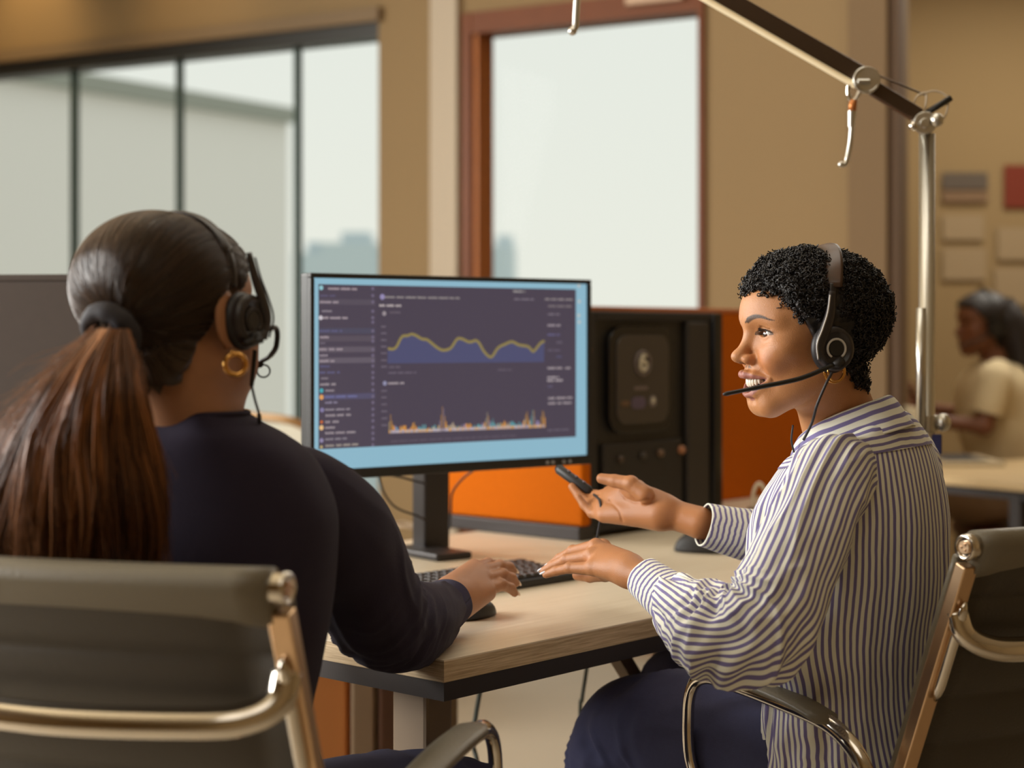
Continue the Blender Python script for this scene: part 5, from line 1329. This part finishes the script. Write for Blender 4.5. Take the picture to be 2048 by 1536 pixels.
# armhole seam
def cuffm(name, p0, p1, r0, r1, ref, mat, parent, flare=.0):
    path = [p0, p0.lerp(p1, .33), p0.lerp(p1, .66), p1]; A, B = perp_axes(path, ref); t = [0, .33, .66, 1]
    V, F, uv = loft([tuple(p) for p in path], [tuple(a*(r0+(r1-r0)*k)) for a, k in zip(A, t)], [tuple(b*(r0+(r1-r0)*k)*.92) for b, k in zip(B, t)], 40, 80, 2.1, lambda U, Vv, P: .0012*vnoise(np.stack([np.cos(U*6.28)*2, np.sin(U*6.28)*2, Vv*2], -1), 4), (1, 1))
    o = obj(name, V, F, mat, parent, smooth=True, uv=uv); s = o.modifiers.new('s', 'SOLIDIFY'); s.thickness = .0022; s.offset = -1; return o
cuffm('cuff', W(1358, 1208, 2.312), W(1286, 1153, 2.37), .0385, .0290, (1, 0, .4), M_st_cuff, shirt)
# right sleeve (far)
pth = [W(1775, 905, 2.47), W(1792, 940, 2.52), W(1770, 1010, 2.57), W(1710, 1090, 2.62), W(1640, 1110, 2.63), W(1580, 1095, 2.61), W(1540, 1082, 2.60), W(1515, 1074, 2.60)]
ra = [.060, .064, .062, .060, .058, .056, .050, .040]
sleeve('sleeve', pth, ra, ra, (1, 0, .4), M_st_u, shirt, 150, 130, folds(.005, .003, 5, 9, 8, (.6, .006), .0060), .44)
cuffm('cuff', W(1512, 1074, 2.60), W(1407, 1050, 2.58), .0420, .0335, (1, 0, .4), M_st_cuff, shirt)
# collar: a stand round the neck and a leaf folded over it
def collar(parent, mat):
    n = 90; prof = [(0.0, -.006, .056, .0), (.35, .010, .0575, .004), (.7, .026, .060, .008), (.85, .029, .064, .010), (1.0, .027, .069, .010), (1.2, .012, .079, .008), (1.45, -.008, .092, .003), (1.6, -.018, .100, .000)]
    c0 = W(1686, 866, 2.375); ax_up = Vector((-.22, 0, 1)).normalized(); fr = (F_t-ax_up*F_t.dot(ax_up)).normalized(); sd = S_t
    V = []; UV = []
    for k, (t, h, r, ex) in enumerate(prof):
        for i in range(n+1):
            a = math.radians(-158+316*i/n)                     # 0 = back of the neck, opening at the front
            fo = abs(a)/math.radians(158); hh = h*(1-.30*fo)-.030*fo**2.2-(.012*fo if k > 4 else 0)
            wv = .0025*math.sin(a*5+k*.6)*(k > 4)
            p = c0-fr*math.cos(a)*(r+ex*(1-fo)+wv)*1.02+sd*math.sin(a)*(r+wv)+ax_up*(hh+.012*(1-fo))
            V.append(tuple(p)); UV.append((i/n*.4, t*.058))
    F = [(k*(n+1)+i, k*(n+1)+i+1, (k+1)*(n+1)+i+1, (k+1)*(n+1)+i) for k in range(len(prof)-1) for i in range(n)]
    o = obj('collar', V, F, mat, parent, smooth=True, uv=np.array(UV)); s = o.modifiers.new('s', 'SOLIDIFY'); s.thickness = .002; o.modifiers.new('ss', 'SUBSURF').render_levels = 1; return o
collar(shirt, M_st_v)
# trousers
def leg(name, pts, ra, mat, parent, seed=0, ref=(0, 0, 1)):
    o = sleeve(name, pts, ra, ra, ref, mat, parent, 110, 90, folds(.004, .0025, 5, 10, seed, (.5, .006)), .5); return o
def gpt(px, z, d): v = W(px, 0, d); v.z = z; return v
tr = leg('trousers', [gpt(1710, .55, 2.40), gpt(1650, .555, 2.41), gpt(1520, .560, 2.50), gpt(1400, .565, 2.58), gpt(1318, .562, 2.63), gpt(1262, .540, 2.67), gpt(1230, .48, 2.70), gpt(1218, .36, 2.71), gpt(1210, .18, 2.72), gpt(1208, .06, 2.73)], [.06, .105, .102, .094, .086, .082, .076, .064, .056, .056], M_denim, pw, 2)
tr['label'] = 'dark indigo jeans'
leg('trouser_leg', [gpt(1730, .56, 2.55), gpt(1690, .565, 2.56), gpt(1600, .575, 2.64), gpt(1480, .585, 2.74), gpt(1410, .590, 2.80), gpt(1378, .57, 2.84), gpt(1366, .50, 2.87), gpt(1362, .36, 2.88), gpt(1360, .18, 2.88), gpt(1358, .06, 2.88)], [.06, .10, .098, .090, .082, .080, .074, .062, .055, .055], M_denim, tr, 6)
for nm, px, d, dx in (('shoe', 1206, 2.73, -.05), ('shoe', 1356, 2.88, -.05)):
    c = gpt(px, .035, d); q = MB(); q.sphere(c+F_t*.06+UZ*.005, (.135, .048, .038), 24, 12, ax=(F_t, S_t, UZ)); q.build(nm, M_black_soft, tr, smooth=True)
# headset, earring, remote
tip = W(1446, 789, 2.18)
mic = [HR.wv((.103, .012, -.042)), W(1600, 757, 2.215), W(1520, 774, 2.19), tip]
hs = headset(HR, 'black headset with silver ring, worn by the smiling woman', mic, 1)
MB().tube(smooth_path([W(1664, 745, 2.235), W(1652, 768, 2.23), W(1634, 810, 2.235), W(1624, 845, 2.25), W(1607, 880, 2.26)]), .0019, 8).build('cable', M_cord, hs, smooth=True)
MB().tube(smooth_path([W(1586, 850, 2.34), W(1583, 880, 2.34), W(1588, 905, 2.34)]), .0014, 8).build('cable', M_cord, hs, smooth=True)
ec = HR.wv((.080, .000, -.052)); er = root('earring', 'gold hoop earring under the ear cup of the smiling woman', 'earring', ec)
q = MB(); q.torus(ec, .0145, .0019, (Y, Z), 40, 10); q.build('hoop', M_gold, er, smooth=True)
q = MB(); q.torus(ec+X*.004+Z*.001, .0135, .0013, ((Y+X*.3).normalized(), Z), 40, 8); q.build('inner_hoop', M_gold, er, smooth=True)
ra_, rb_ = W(1112, 934, 2.765), W(1186, 988, 2.735); dd = (rb_-ra_).normalized(); nn_ = (UZ-dd*UZ.dot(dd)).normalized(); ss_ = dd.cross(nn_)
rm = root('headset_remote', 'slim black in-line remote held on the fingertips of the raised palm', 'remote', (ra_+rb_)/2)
q = MB(); q.tube([ra_, ra_+dd*.006, rb_-dd*.01, rb_], [.004, .0085, .0085, .004], 14, flat=.75, up=nn_); q.build('shell', M_black, rm, smooth=True)
for k in (.3, .5, .7):
    q = MB(); q.sphere(ra_.lerp(rb_, k)+nn_*.0078-Vector((0, .002, 0)), (.0035, .003, .0015), 10, 6, ax=(dd, ss_, nn_)); q.build('button', MAT('dark_grey_button', srgb(96, 88, 96), .4) if k == .3 else bpy.data.materials['dark_grey_button'], rm, smooth=True)
MB().tube(smooth_path([rb_, W(1196, 996, 2.69), W(1200, 1004, 2.67), W(1203, 1025, 2.665), W(1199, 1050, 2.67), W(1193, 1085, 2.68), W(1190, 1130, 2.72)]), .0022, 8).build('cord', M_cord, rm, smooth=True)

# ================================================================ the woman in navy, seen from behind
b_ = math.radians(40); ray = Vector((W(343, 0, 1.93).x, 1.93, 0)).normalized(); rt = Vector((ray.y, -ray.x, 0)); fwL = ray*math.cos(b_)+rt*math.sin(b_)
HL = Head(W(343, 622, 1.93), fwL, (-.07, 0, 1), 1.07, 0, True, True)
F_l = Vector((.26, .965, 0)).normalized(); S_l = Vector((F_l.y, -F_l.x, 0))
nbl = W(392, 880, 1.95)
handM = dict(
    palm=[(A_(W(880, 1215, 2.44)), A_(W(905, 1194, 2.50)), .025, .025), (A_(W(890, 1182, 2.50)), A_(W(945, 1140, 2.60)), .018, .0125), (A_(W(915, 1216, 2.49)), A_(W(975, 1186, 2.55)), .0220, .0120),
          (A_(W(912, 1200, 2.50)), A_(W(968, 1180, 2.555)), .0215, .0125), (A_(W(912, 1192, 2.505)), A_(W(966, 1160, 2.575)), .0210, .0130),
          (A_(W(910, 1188, 2.51)), A_(W(960, 1146, 2.59)), .0200, .0130), (A_(W(908, 1184, 2.515)), A_(W(948, 1140, 2.60)), .0190, .0120)],
    fingers=[(w3([(968, 1180, 2.555), (1003, 1170, 2.585), (1021, 1176, 2.60), (1029, 1186, 2.605)]), [.0115, .0088, .0076, .0062]),
             (w3([(966, 1160, 2.575), (1005, 1150, 2.61), (1023, 1156, 2.625), (1031, 1166, 2.63)]), [.0120, .0092, .0080, .0066]),
             (w3([(960, 1145, 2.59), (1000, 1133, 2.635), (1018, 1134, 2.65), (1026, 1142, 2.655)]), [.0120, .0093, .0080, .0066]),
             (w3([(948, 1138, 2.60), (976, 1128, 2.65), (990, 1130, 2.675), (998, 1138, 2.685)]), [.0115, .0090, .0078, .0064])],
    thumb=(w3([(915, 1180, 2.52), (925, 1165, 2.56), (938, 1160, 2.60), (948, 1165, 2.62)]), [.014, .0105, .0095, .0080]))
shM, elM = W(625, 1000, 2.04), W(762, 1245, 2.25)
shN, elN = W(60, 1000, 2.08), W(40, 1290, 2.25)
hipL = W(340, 1600, 2.0)
pn = root('person', 'woman in a navy knit top with a long brown ponytail, seen from behind at left', 'person', (hipL.x, hipL.y, .46))
handN = dict(palm=[(A_(elN+Vector((.18, .10, -.02))), A_(elN+Vector((.23, .12, -.03))), .022, .022), (A_(elN+Vector((.23, .12, -.03))), A_(elN+Vector((.29, .15, -.03))), .022, .014)],
             fingers=[([A_(elN+Vector((.28+.002*k, .135+.018*k-.03, -.03))), A_(elN+Vector((.32, .135+.018*k-.03, -.035))), A_(elN+Vector((.345, .135+.018*k-.03, -.05)))], [.0105, .009, .007]) for k in range(4)],
             thumb=([A_(elN+Vector((.25, .10, -.03))), A_(elN+Vector((.28, .075, -.035))), A_(elN+Vector((.31, .075, -.045)))], [.013, .010, .008]))
G = body_groups(HL, nbl, [(shM, elM, W(880, 1215, 2.44)), (shN, elN, elN+Vector((.18, .10, -.02)))], [handM, handN], hipL, .10)
fL = combine(G); lo = np.min([g[1] for g in G], 0)-.01; hi = np.max([g[2] for g in G], 0)+.01
P, F = surface(fL, lo, hi, .0030, boxes=[(g[1], g[2]) for g in G]); P = project(fL, P)
q = HL.loc(P); headm = (q[:, 2] > -.14) & (np.linalg.norm(q, axis=1) < .17)
SK2 = np.array((.40, .185, .090)); c = skin_colour(q, SK2, (.34, .13, .10), (.016, .010, .008)); c[~headm] = SK2[None]*(1+.06*vnoise(P[~headm]*45, 2)[:, None])
bl = obj('body', P, F, M_skin_b, pn, smooth=True, col=c)
for s in (1, -1): eye_mesh(HL, s, (0, 1, 0), bl)
nails(handM, M_nail2, bl, (0, 1, 2), L=.0085)
# sleek hair cap, combed back to the tie
XL, YL, ZL_ = HL.ax()
def hl2(y): return np.interp(y, [-.12, -.08, -.05, -.03, -.015, .0, .012, .03, .05, .07, .10], [-.086, -.086, -.080, -.062, -.030, .012, .020, .010, .035, .055, .062])
S, Hs, m = hair_shell(HL, lambda S: .0050+.017*np.clip(-S[:, 1]/.09, 0, 1)*np.clip((S[:, 2]+.09)/.06, .15, 1), hl2, .0008, 30, .014, 4)
# comb furrows radiating to the tie point
tie = np.array((-.020, -.114, -.020)); dirv_ = S-tie; az = np.arctan2(dirv_[:, 0], dirv_[:, 2]); 
Hs = Hs+U3*((.0006*np.sin(az*46)+.0004*np.sin(az*91+1))*m)[:, None]
def hair_mat(name, c1, c2):
    mm = MAT(name, (1, 1, 1, 1), .40); mm.node_tree.nodes['Principled BSDF'].inputs['Anisotropic'].default_value = .6; col_attr_mat(mm); return mm
M_hb = hair_mat('combed_brown_hair', 0, 0)
f_ = (.5+.5*np.sin(az*130+3*vnoise(S*40)))[:, None]; cc = np.array((.026, .014, .008))*f_+np.array((.046, .025, .014))*(1-f_)
hc = obj('hair', HL.w(Hs), TF[(m[TF] > .02).any(1)], M_hb, pn, smooth=True, col=cc); hc['label'] = 'dark brown hair combed back to a tie'
# fine combed strands laid over the cap
rng = np.random.RandomState(9); nS = 2600; d = rng.normal(size=(nS*2, 3)); d /= np.linalg.norm(d, axis=1, keepdims=True); Sp = cast(HL, d); k = (Sp[:, 2]-hl2(Sp[:, 1]) > .006); Sp = Sp[k][:nS]; d = d[k][:nS]
tt = np.linspace(0, 1, 9); ctr = np.array((0, -.004, .02)); paths = []
end_dir = (tie-ctr)/np.linalg.norm(tie-ctr)
for i in range(9):
    f0 = tt[i]*rng.uniform(.35, .9) if False else tt[i]*.45
    dd_ = d*(1-f0)+end_dir*f0; dd_ /= np.linalg.norm(dd_, axis=1, keepdims=True); s_ = cast(HL, dd_); mm = np.clip((s_[:, 2]-hl2(s_[:, 1]))/.014, 0, 1)
    paths.append(s_+dd_*((.0054+.017*np.clip(-s_[:, 1]/.09, 0, 1)*np.clip((s_[:, 2]+.09)/.06, .15, 1))*mm+.0004)[:, None])
paths = np.stack(paths, 1); cv_ = rng.uniform(0, 1, (len(paths), 1)); cc = np.array((.024, .012, .007))*(1-cv_)+np.array((.075, .038, .019))*cv_
strands('combed_strands', HL.w(paths.reshape(-1, 3)).reshape(paths.shape), .00045, M_hb, hc, cc)
# hair tie
tp = HL.wv((-.020, -.114, -.022)); axd = (HL.wv((-.018, -.16, -.050))-tp).normalized()
t1 = axd.cross(XL).normalized()
tie_o = root('hair_tie', 'black cloth hair tie at the base of the ponytail', 'hair tie', tp)
V = []; n1, n2 = 60, 14
for i in range(n1):
    a = 2*PI*i/n1; o_ = XL*math.cos(a)+t1*math.sin(a)
    for j in range(n2):
        bb = 2*PI*j/n2; rr_ = .0120*(1+.03*math.sin(a*9)); V.append(tuple(tp+axd*.004+o_*(.026+rr_*math.cos(bb)*.8)+axd*rr_*math.sin(bb)))
F = [(i*n2+j, ((i+1) % n1)*n2+j, ((i+1) % n1)*n2+(j+1) % n2, i*n2+(j+1) % n2) for i in range(n1) for j in range(n2)]
obj('cloth_loop', V, F, MAT('black_cloth_tie', srgb(36, 32, 38), .75), tie_o, smooth=True)
# ponytail: a body of locks plus thousands of strands
def pony_guides():
    g = []
    for u in np.linspace(0, 1, 9):           # left edge .. right edge
        x1 = 196+u*62; pts = [(x1, 658, 1.785), (140+u*135, 715, 1.772), (82+u*205, 790, 1.755), (22+u*285, 880, 1.755), (-14+u*340, 980, 1.765), (-30+u*355, 1080, 1.785), (-25+u*350, 1170, 1.80)]
        g.append([A_(W(*p)) for p in pts])
    return np.array(g)
GD = pony_guides(); nS = 5200; paths = []; cols = []
rng = np.random.RandomState(3)
uu = rng.beta(1.15, 1.15, nS); m_ = 22
lock = np.floor(uu*26)
for i in range(nS):
    u = uu[i]*8; k = min(7, int(u)); f = u-k; g = GD[k]*(1-f)+GD[k+1]*f
    dep = rng.uniform(-1, 1); thick = np.array([.012, .022, .028, .030, .030, .028, .026])*math.sqrt(max(.05, 1-(2*uu[i]-1)**2))
    g = g.copy(); g[:, 1] += dep*thick
    lr = np.random.RandomState(int(lock[i])+100+(dep > 0)*50); ph = lr.uniform(0, 6.28); am = lr.uniform(.003, .009)
    s_ = np.linspace(0, 1, 7); g[:, 0] += am*np.sin(s_*9+ph)*s_*1.5; g[:, 1] -= am*np.cos(s_*8+ph)*s_
    p = crom(g, m_); s2 = np.linspace(0, 1, m_); fz = rng.normal(size=3)*.0060; p = p+(s2**1.5)[:, None]*fz+.0011*np.sin(s2*rng.uniform(12, 40)+rng.uniform(0, 6))[:, None]*s2[:, None]*rng.normal(size=3)
    cut = rng.uniform(.82, 1.0); p = crom(p, m_) if cut > .99 else np.stack([np.interp(np.linspace(0, cut, m_), s2, p[:, a]) for a in range(3)], 1)
    paths.append(p); w_ = rng.uniform(0, 1)*.6+.4*((lr.uniform(0, 1))); cols.append(np.array((.040, .016, .008))*(1-w_)+np.array((.46, .175, .055))*w_**1.5)
M_pony = MAT('ponytail_hair', (1, 1, 1, 1), .36); col_attr_mat(M_pony)
strands('ponytail', np.array(paths), .00085, M_pony, pn, np.array(cols))
# flyaway hairs round the ponytail and the crown
fl = []
for i in range(420):
    g = GD[rng.randint(0, 9)].copy() if i % 3 else GD[0].copy(); k0 = rng.uniform(0, .7); s2 = np.linspace(k0, min(1, k0+rng.uniform(.15, .45)), 14)
    p = crom(g, 60); p = np.stack([np.interp(s2, np.linspace(0, 1, 60), p[:, a]) for a in range(3)], 1); s3 = np.linspace(0, 1, 14)[:, None]
    p = p+s3**1.5*np.array([-abs(rng.normal())*.022 if i % 3 == 0 else rng.normal()*.012, rng.normal()*.01-.01, rng.normal()*.012])+.002*np.sin(s3*rng.uniform(6, 16))*rng.normal(size=3)+rng.normal(size=3)*.004
    fl.append(p)
strands('flyaway_hairs', np.array(fl), .00035, M_pony, pn, np.repeat(np.array([[.22, .09, .035]]), len(fl), 0))
# navy top
rings = [(392, 826, 1.945, .058, .060, 0), (388, 846, 1.95, .080, .072, 0), (376, 872, 1.96, .118, .090, 0), (362, 915, 1.975, .160, .108, 0), (350, 1000, 1.985, .192, .122, 0), (345, 1100, 1.985, .196, .128, 0), (343, 1220, 1.985, .190, .128, 0), (338, 1330, 1.99, .180, .124, 0), (333, 1430, 1.995, .172, .122, 0), (336, 1530, 2.0, .182, .135, 0), (340, 1620, 2.0, .19, .145, 0)]
C = [tuple(W(*r_[:3])) for r_ in rings]; A = [tuple(S_l*r_[3]) for r_ in rings]; B = [tuple(-F_l*r_[4]) for r_ in rings]
V, F_, uv = loft(C, A, B, 150, 140, 2.3, lambda U, V_, P: .004*vnoise(np.stack([np.cos(U*6.28)*2, np.sin(U*6.28)*2, V_*6], -1), 3), (1, 1), u0=.25)
top_ = obj('knit_top', V, F_, M_navy, pn, smooth=True); top_['label'] = 'dark navy knit top'
q = MB(); q.torus(W(392, 826, 1.945), .059, .0035, (S_l, F_l), 60, 8); q.build('neckband', M_navy, top_, smooth=True)
pth = [W(470, 985, 1.98), W(585, 1000, 2.01), W(652, 1050, 2.06), W(700, 1110, 2.12), W(736, 1190, 2.17), W(772, 1248, 2.235), W(815, 1250, 2.30), W(844, 1242, 2.355), W(866, 1230, 2.41), W(880, 1218, 2.44)]
ra = [.050, .066, .072, .070, .066, .061, .056, .050, .045, .040]
sleeve('sleeve', pth, ra, [r_*1.02 for r_ in ra], (1, 0, .3), M_navy, top_, 150, 120, folds(.004, .0018, 5, 8, 2, (.62, .004)))
q0, q1 = W(858, 1238, 2.40), W(893, 1207, 2.47); cuffm('cuff', q0, q1, .0425, .0400, (1, 0, .3), M_navy_cuff, top_)
pth = [W(225, 985, 2.0), W(118, 985, 2.02), W(66, 1045, 2.06), W(42, 1150, 2.13), W(30, 1250, 2.2), elN+Vector((.0, .03, .01)), elN+Vector((.08, .06, 0)), elN+Vector((.16, .09, -.015))]
sleeve('sleeve', pth, [.050, .064, .070, .068, .062, .057, .050, .040], [.050, .064, .070, .068, .062, .057, .050, .040], (1, 0, .3), M_navy, top_, 110, 90, folds(.005, .002, 5, 8, 5, (.6, .004)))
tl = leg('trousers', [gpt(470, .54, 1.98), gpt(540, .535, 2.05), gpt(640, .525, 2.15), gpt(770, .515, 2.28), gpt(860, .50, 2.38), gpt(915, .475, 2.44), gpt(940, .40, 2.47), gpt(945, .25, 2.48), gpt(945, .06, 2.48)], [.06, .105, .100, .092, .086, .082, .074, .062, .055], M_denim, pn, 3)
tl['label'] = 'dark indigo trousers'
leg('trouser_leg', [gpt(230, .54, 2.0), gpt(220, .535, 2.08), gpt(230, .525, 2.2), gpt(260, .515, 2.38), gpt(280, .50, 2.46), gpt(290, .475, 2.50), gpt(295, .40, 2.52), gpt(300, .25, 2.53), gpt(300, .06, 2.53)], [.06, .105, .100, .092, .086, .082, .074, .062, .055], M_denim, tl, 4)
for px, d in ((945, 2.48), (300, 2.53)):
    c = gpt(px, .035, d); q = MB(); q.sphere(c+F_l*.06+UZ*.005, (.135, .048, .038), 24, 12, ax=(F_l, S_l, UZ)); q.build('shoe', M_black_soft, tl, smooth=True)
# her headset, earring
mp = [HL.wv((-.098, -.004, -.040)), W(548, 655, 1.93), W(553, 690, 1.95), W(540, 712, 1.98), W(520, 724, 2.0)]
h2 = headset(HL, 'black headset of the woman in navy, seen from behind', mp, -1, cupx=.0895, cup_c=(0, .014, -.016), th_top=.1075, ring=False, yo=(.0, .0), clear=.0085)
q = MB(); q.torus(W(527, 742, 2.0), .0075, .0011, (Vector((.5, 0, .86)), Vector((0, 1, 0)).lerp(Vector((.86, 0, -.5)), .8).normalized()), 24, 6); q.sphere(W(520, 728, 2.0), .0045, 10, 8); obj('mic_loop', q.v, q.f, M_black, h2, smooth=True)
MB().tube(smooth_path([W(510, 700, 1.93), W(506, 745, 1.93), W(503, 772, 1.93)]), .0026, 8).build('cable_sleeve', M_black, h2, smooth=True)
MB().tube(smooth_path([W(503, 770, 1.93), W(510, 800, 1.93), W(519, 835, 1.93), W(519, 880, 1.95)]), .0015, 8).build('cable', M_cord, h2, smooth=True)
MB().tube([W(518, 828, 1.93), W(519, 845, 1.93)], .0026, 8).build('cable_knot', M_cord, h2, smooth=True)
ec = W(471, 729, 1.855); e2 = root('earring', 'thick gold hoop earring of the woman in navy', 'earring', ec)
q = MB(); q.torus(ec, .0112, .0030, (Vector((1, .25, 0)).normalized(), UZ), 40, 12); q.build('hoop', M_gold, e2, smooth=True)
q = MB(); q.sphere(W(464, 706, 1.85), .0026, 10, 8); q.build('stud', M_gold, e2, smooth=True)

# ================================================================ the blurred figure at the desk behind
HB = Head(W(1968, 646, 6.3), (-1, -.18, -.05), (0, 0, 1), 1.05, 0, True, False)
hipB = W(2030, 965, 6.3); nbb = W(1992, 722, 6.3)
pb = root('person', 'blurred woman in a cream top at the background desk, facing left', 'person', (hipB.x, hipB.y, .46))
def hb(w, d1, d2): 
    return dict(palm=[(A_(w), A_(w+Vector(d1)*.5), .022, .022), (A_(w+Vector(d1)*.4), A_(w+Vector(d1)), .022, .014)],
                fingers=[([A_(w+Vector(d1)+Vector((0, 0, .0))+Vector(d2)*(k-1.5)), A_(w+Vector(d1)*1.35+Vector(d2)*(k-1.5)+UZ*.004), A_(w+Vector(d1)*1.62+Vector(d2)*(k-1.5)-UZ*.012)], [.011, .009, .007]) for k in range(4)],
                thumb=([A_(w+Vector(d1)*.3), A_(w+Vector(d1)*.7+UZ*.025), A_(w+Vector(d1)*1.0+UZ*.035)], [.013, .010, .008]))
w1 = W(1826, 838, 6.12); w2 = W(1835, 812, 6.40)
hB1 = hb(w1, (-.03, -.01, .075), (0, .019, 0)); hB2 = hb(w2, (-.05, -.10, .055), (0, .019, 0))
G = body_groups(HB, nbb, [(W(1990, 758, 6.12), W(1968, 852, 6.08), w1), (W(1990, 758, 6.48), W(1950, 830, 6.54), w2)], [hB1, hB2], hipB, .11)
fB = combine(G); lo = np.min([g[1] for g in G], 0)-.01; hi = np.max([g[2] for g in G], 0)+.01
P, F = surface(fB, lo, hi, .006, boxes=[(g[1], g[2]) for g in G]); P = project(fB, P)
SK3 = np.array((.22, .085, .040)); bb = obj('body', P, F, M_skin_b, pb, smooth=True, col=skin_colour(HB.loc(P), SK3, (.2, .07, .06), (.02, .01, .01), lipm=0))
M_cream = MAT('cream_cotton', srgb(214, 196, 158), .9); M_hairb = MAT('black_straight_hair', srgb(34, 26, 24), .5)
rings = [(1990, 722, 6.3, .06, .06), (1992, 736, 6.3, .13, .095), (1990, 775, 6.3, .18, .135), (1995, 850, 6.3, .18, .145), (2012, 920, 6.3, .17, .14), (2030, 990, 6.3, .18, .15)]
V, F_, uv = loft([tuple(W(*r_[:3])) for r_ in rings], [(0, r_[3], 0) for r_ in rings], [(-r_[4], 0, 0) for r_ in rings], 50, 50, 2.3)
tb = obj('cream_top', V, F_, M_cream, pb, smooth=True)
for yy in (6.10, 6.50):
    sleeve('sleeve', [W(1998, 742, yy+(.06 if yy < 6.3 else -.06)), W(1990, 760, yy), W(1980, 795, yy), W(1972, 826, yy)], [.05, .068, .068, .066], [.05, .068, .068, .066], (1, 0, 0), M_cream, tb, 30, 30)
U3b = U3; S, Hs, m = hair_shell(HB, lambda S: .016+S[:, 0]*0, lambda y: np.interp(y, [-.12, -.03, .0, .03, .06, .09], [-.11, -.11, -.04, .01, .05, .058]), .001, 30)
hcb = obj('hair', HB.w(Hs), TF[(m[TF] > .02).any(1)], M_hairb, pb, smooth=True)
sleeve('long_hair', [W(1995, 610, 6.3), W(2018, 650, 6.3), W(2036, 720, 6.3), W(2048, 800, 6.3), W(2052, 880, 6.3)], [.06, .075, .065, .05, .02], [.07, .09, .09, .08, .03], (1, 0, 0), M_hairb, hcb, 40, 40, folds(.006, .004, 4, 6, 1))
q = MB(); q.tube(smooth_path([HB.wv((.09, 0, -.02)), HB.wv((.09, .05, -.05)), HB.wv((.06, .125, -.075))]), .004, 8)
hbr = root('headset', 'black headset of the blurred woman at the background desk', 'headset', HB.wv((0, 0, .12))); obj('microphone_boom', q.v, q.f, M_black, hbr, smooth=True)
q = MB(); q.cyl(HB.wv((.078, 0, -.02)), HB.wv((.10, 0, -.02)), .03, 20); obj('ear_cup', q.v, q.f, M_black, hbr)
pts = [HB.wv((.092*math.cos(t), 0, -.01+.132*math.sin(t))) for t in [k*PI/20 for k in range(21)]]; q = MB(); q.tube(pts, .006, 8); obj('headband', q.v, q.f, M_black, hbr, smooth=True)
M_khaki = MAT('khaki_twill', srgb(132, 104, 74), .9)
tb = leg('trousers', [gpt(2050, .56, 6.2), gpt(1960, .57, 6.2), gpt(1880, .57, 6.2), gpt(1850, .50, 6.2), gpt(1850, .25, 6.2), gpt(1850, .04, 6.2)], [.06, .10, .08, .075, .06, .055], M_khaki, pb, 1)
leg('trouser_leg', [gpt(2050, .56, 6.42), gpt(1960, .57, 6.42), gpt(1880, .57, 6.42), gpt(1850, .50, 6.42), gpt(1850, .25, 6.42), gpt(1850, .04, 6.42)], [.06, .10, .08, .075, .06, .055], M_khaki, tb, 2)
# her phone, laptop and chair
c = W(1779, 783, 6.13); ph = root('phone', 'dark phone held up by the blurred woman at the background desk', 'phone', c)
q = MB(); q.box(c, (.075, .012, .15), (Vector((.95, .3, .1)).normalized(), Vector((-.3, .95, 0)).normalized(), Vector((-.15, 0, 1)).normalized())); q.build('body', M_black, ph, bevel=.004)
q = MB(); q.box(c+Vector((.004, -.009, 0)), (.066, .003, .138), (Vector((.95, .3, .1)).normalized(), Vector((-.3, .95, 0)).normalized(), Vector((-.15, 0, 1)).normalized())); q.build('screen', M_blackgloss, ph)
c = W(1912, 900, 5.75); c.z = .73; lt = root('laptop', 'pale grey laptop on the background desk', 'laptop', c)
M_lt = MAT('pale_grey_laptop', srgb(178, 160, 128), .5)
q = MB(); q.box(c+UZ*.010, (.24, .33, .016)); q.build('base', M_lt, lt, bevel=.004)
q = MB(); q.box(c+Vector((-.14, 0, .10)), (.012, .33, .20), (Vector((.94, 0, .34)), Vector((0, 1, 0)), Vector((-.34, 0, .94)))); q.build('lid', M_lt, lt, bevel=.004)
q = MB(); q.box(c+UZ*.0195, (.14, .28, .003)); q.build('keyboard', M_black_soft, lt)
cx = hipB+Vector((.05, 0, 0)); rc = root('background_chair', 'dark red-brown chair holding the blurred woman', 'chair', (cx.x, cx.y, 0))
M_rb = MAT('red_brown_leather', srgb(104, 44, 26), .5)
q = MB(); q.box((cx.x, cx.y, .43), (.46, .46, .06)); q.build('seat', M_rb, rc, bevel=.015)
q = MB(); q.box((cx.x+.24, cx.y, .74), (.06, .44, .5)); q.build('backrest', M_rb, rc, bevel=.015)
for s in (-1, 1):
    q = MB(); q.box((cx.x-.02, cx.y+s*.25, .64), (.36, .05, .04)); q.build('armrest', M_rb, rc, bevel=.008)
    for t in (-1, 1):
        q = MB(); q.cyl((cx.x+t*.2, cx.y+s*.2, 0), (cx.x+t*.2, cx.y+s*.2, .42), .016, 10); q.build('leg', M_charcoal, rc)
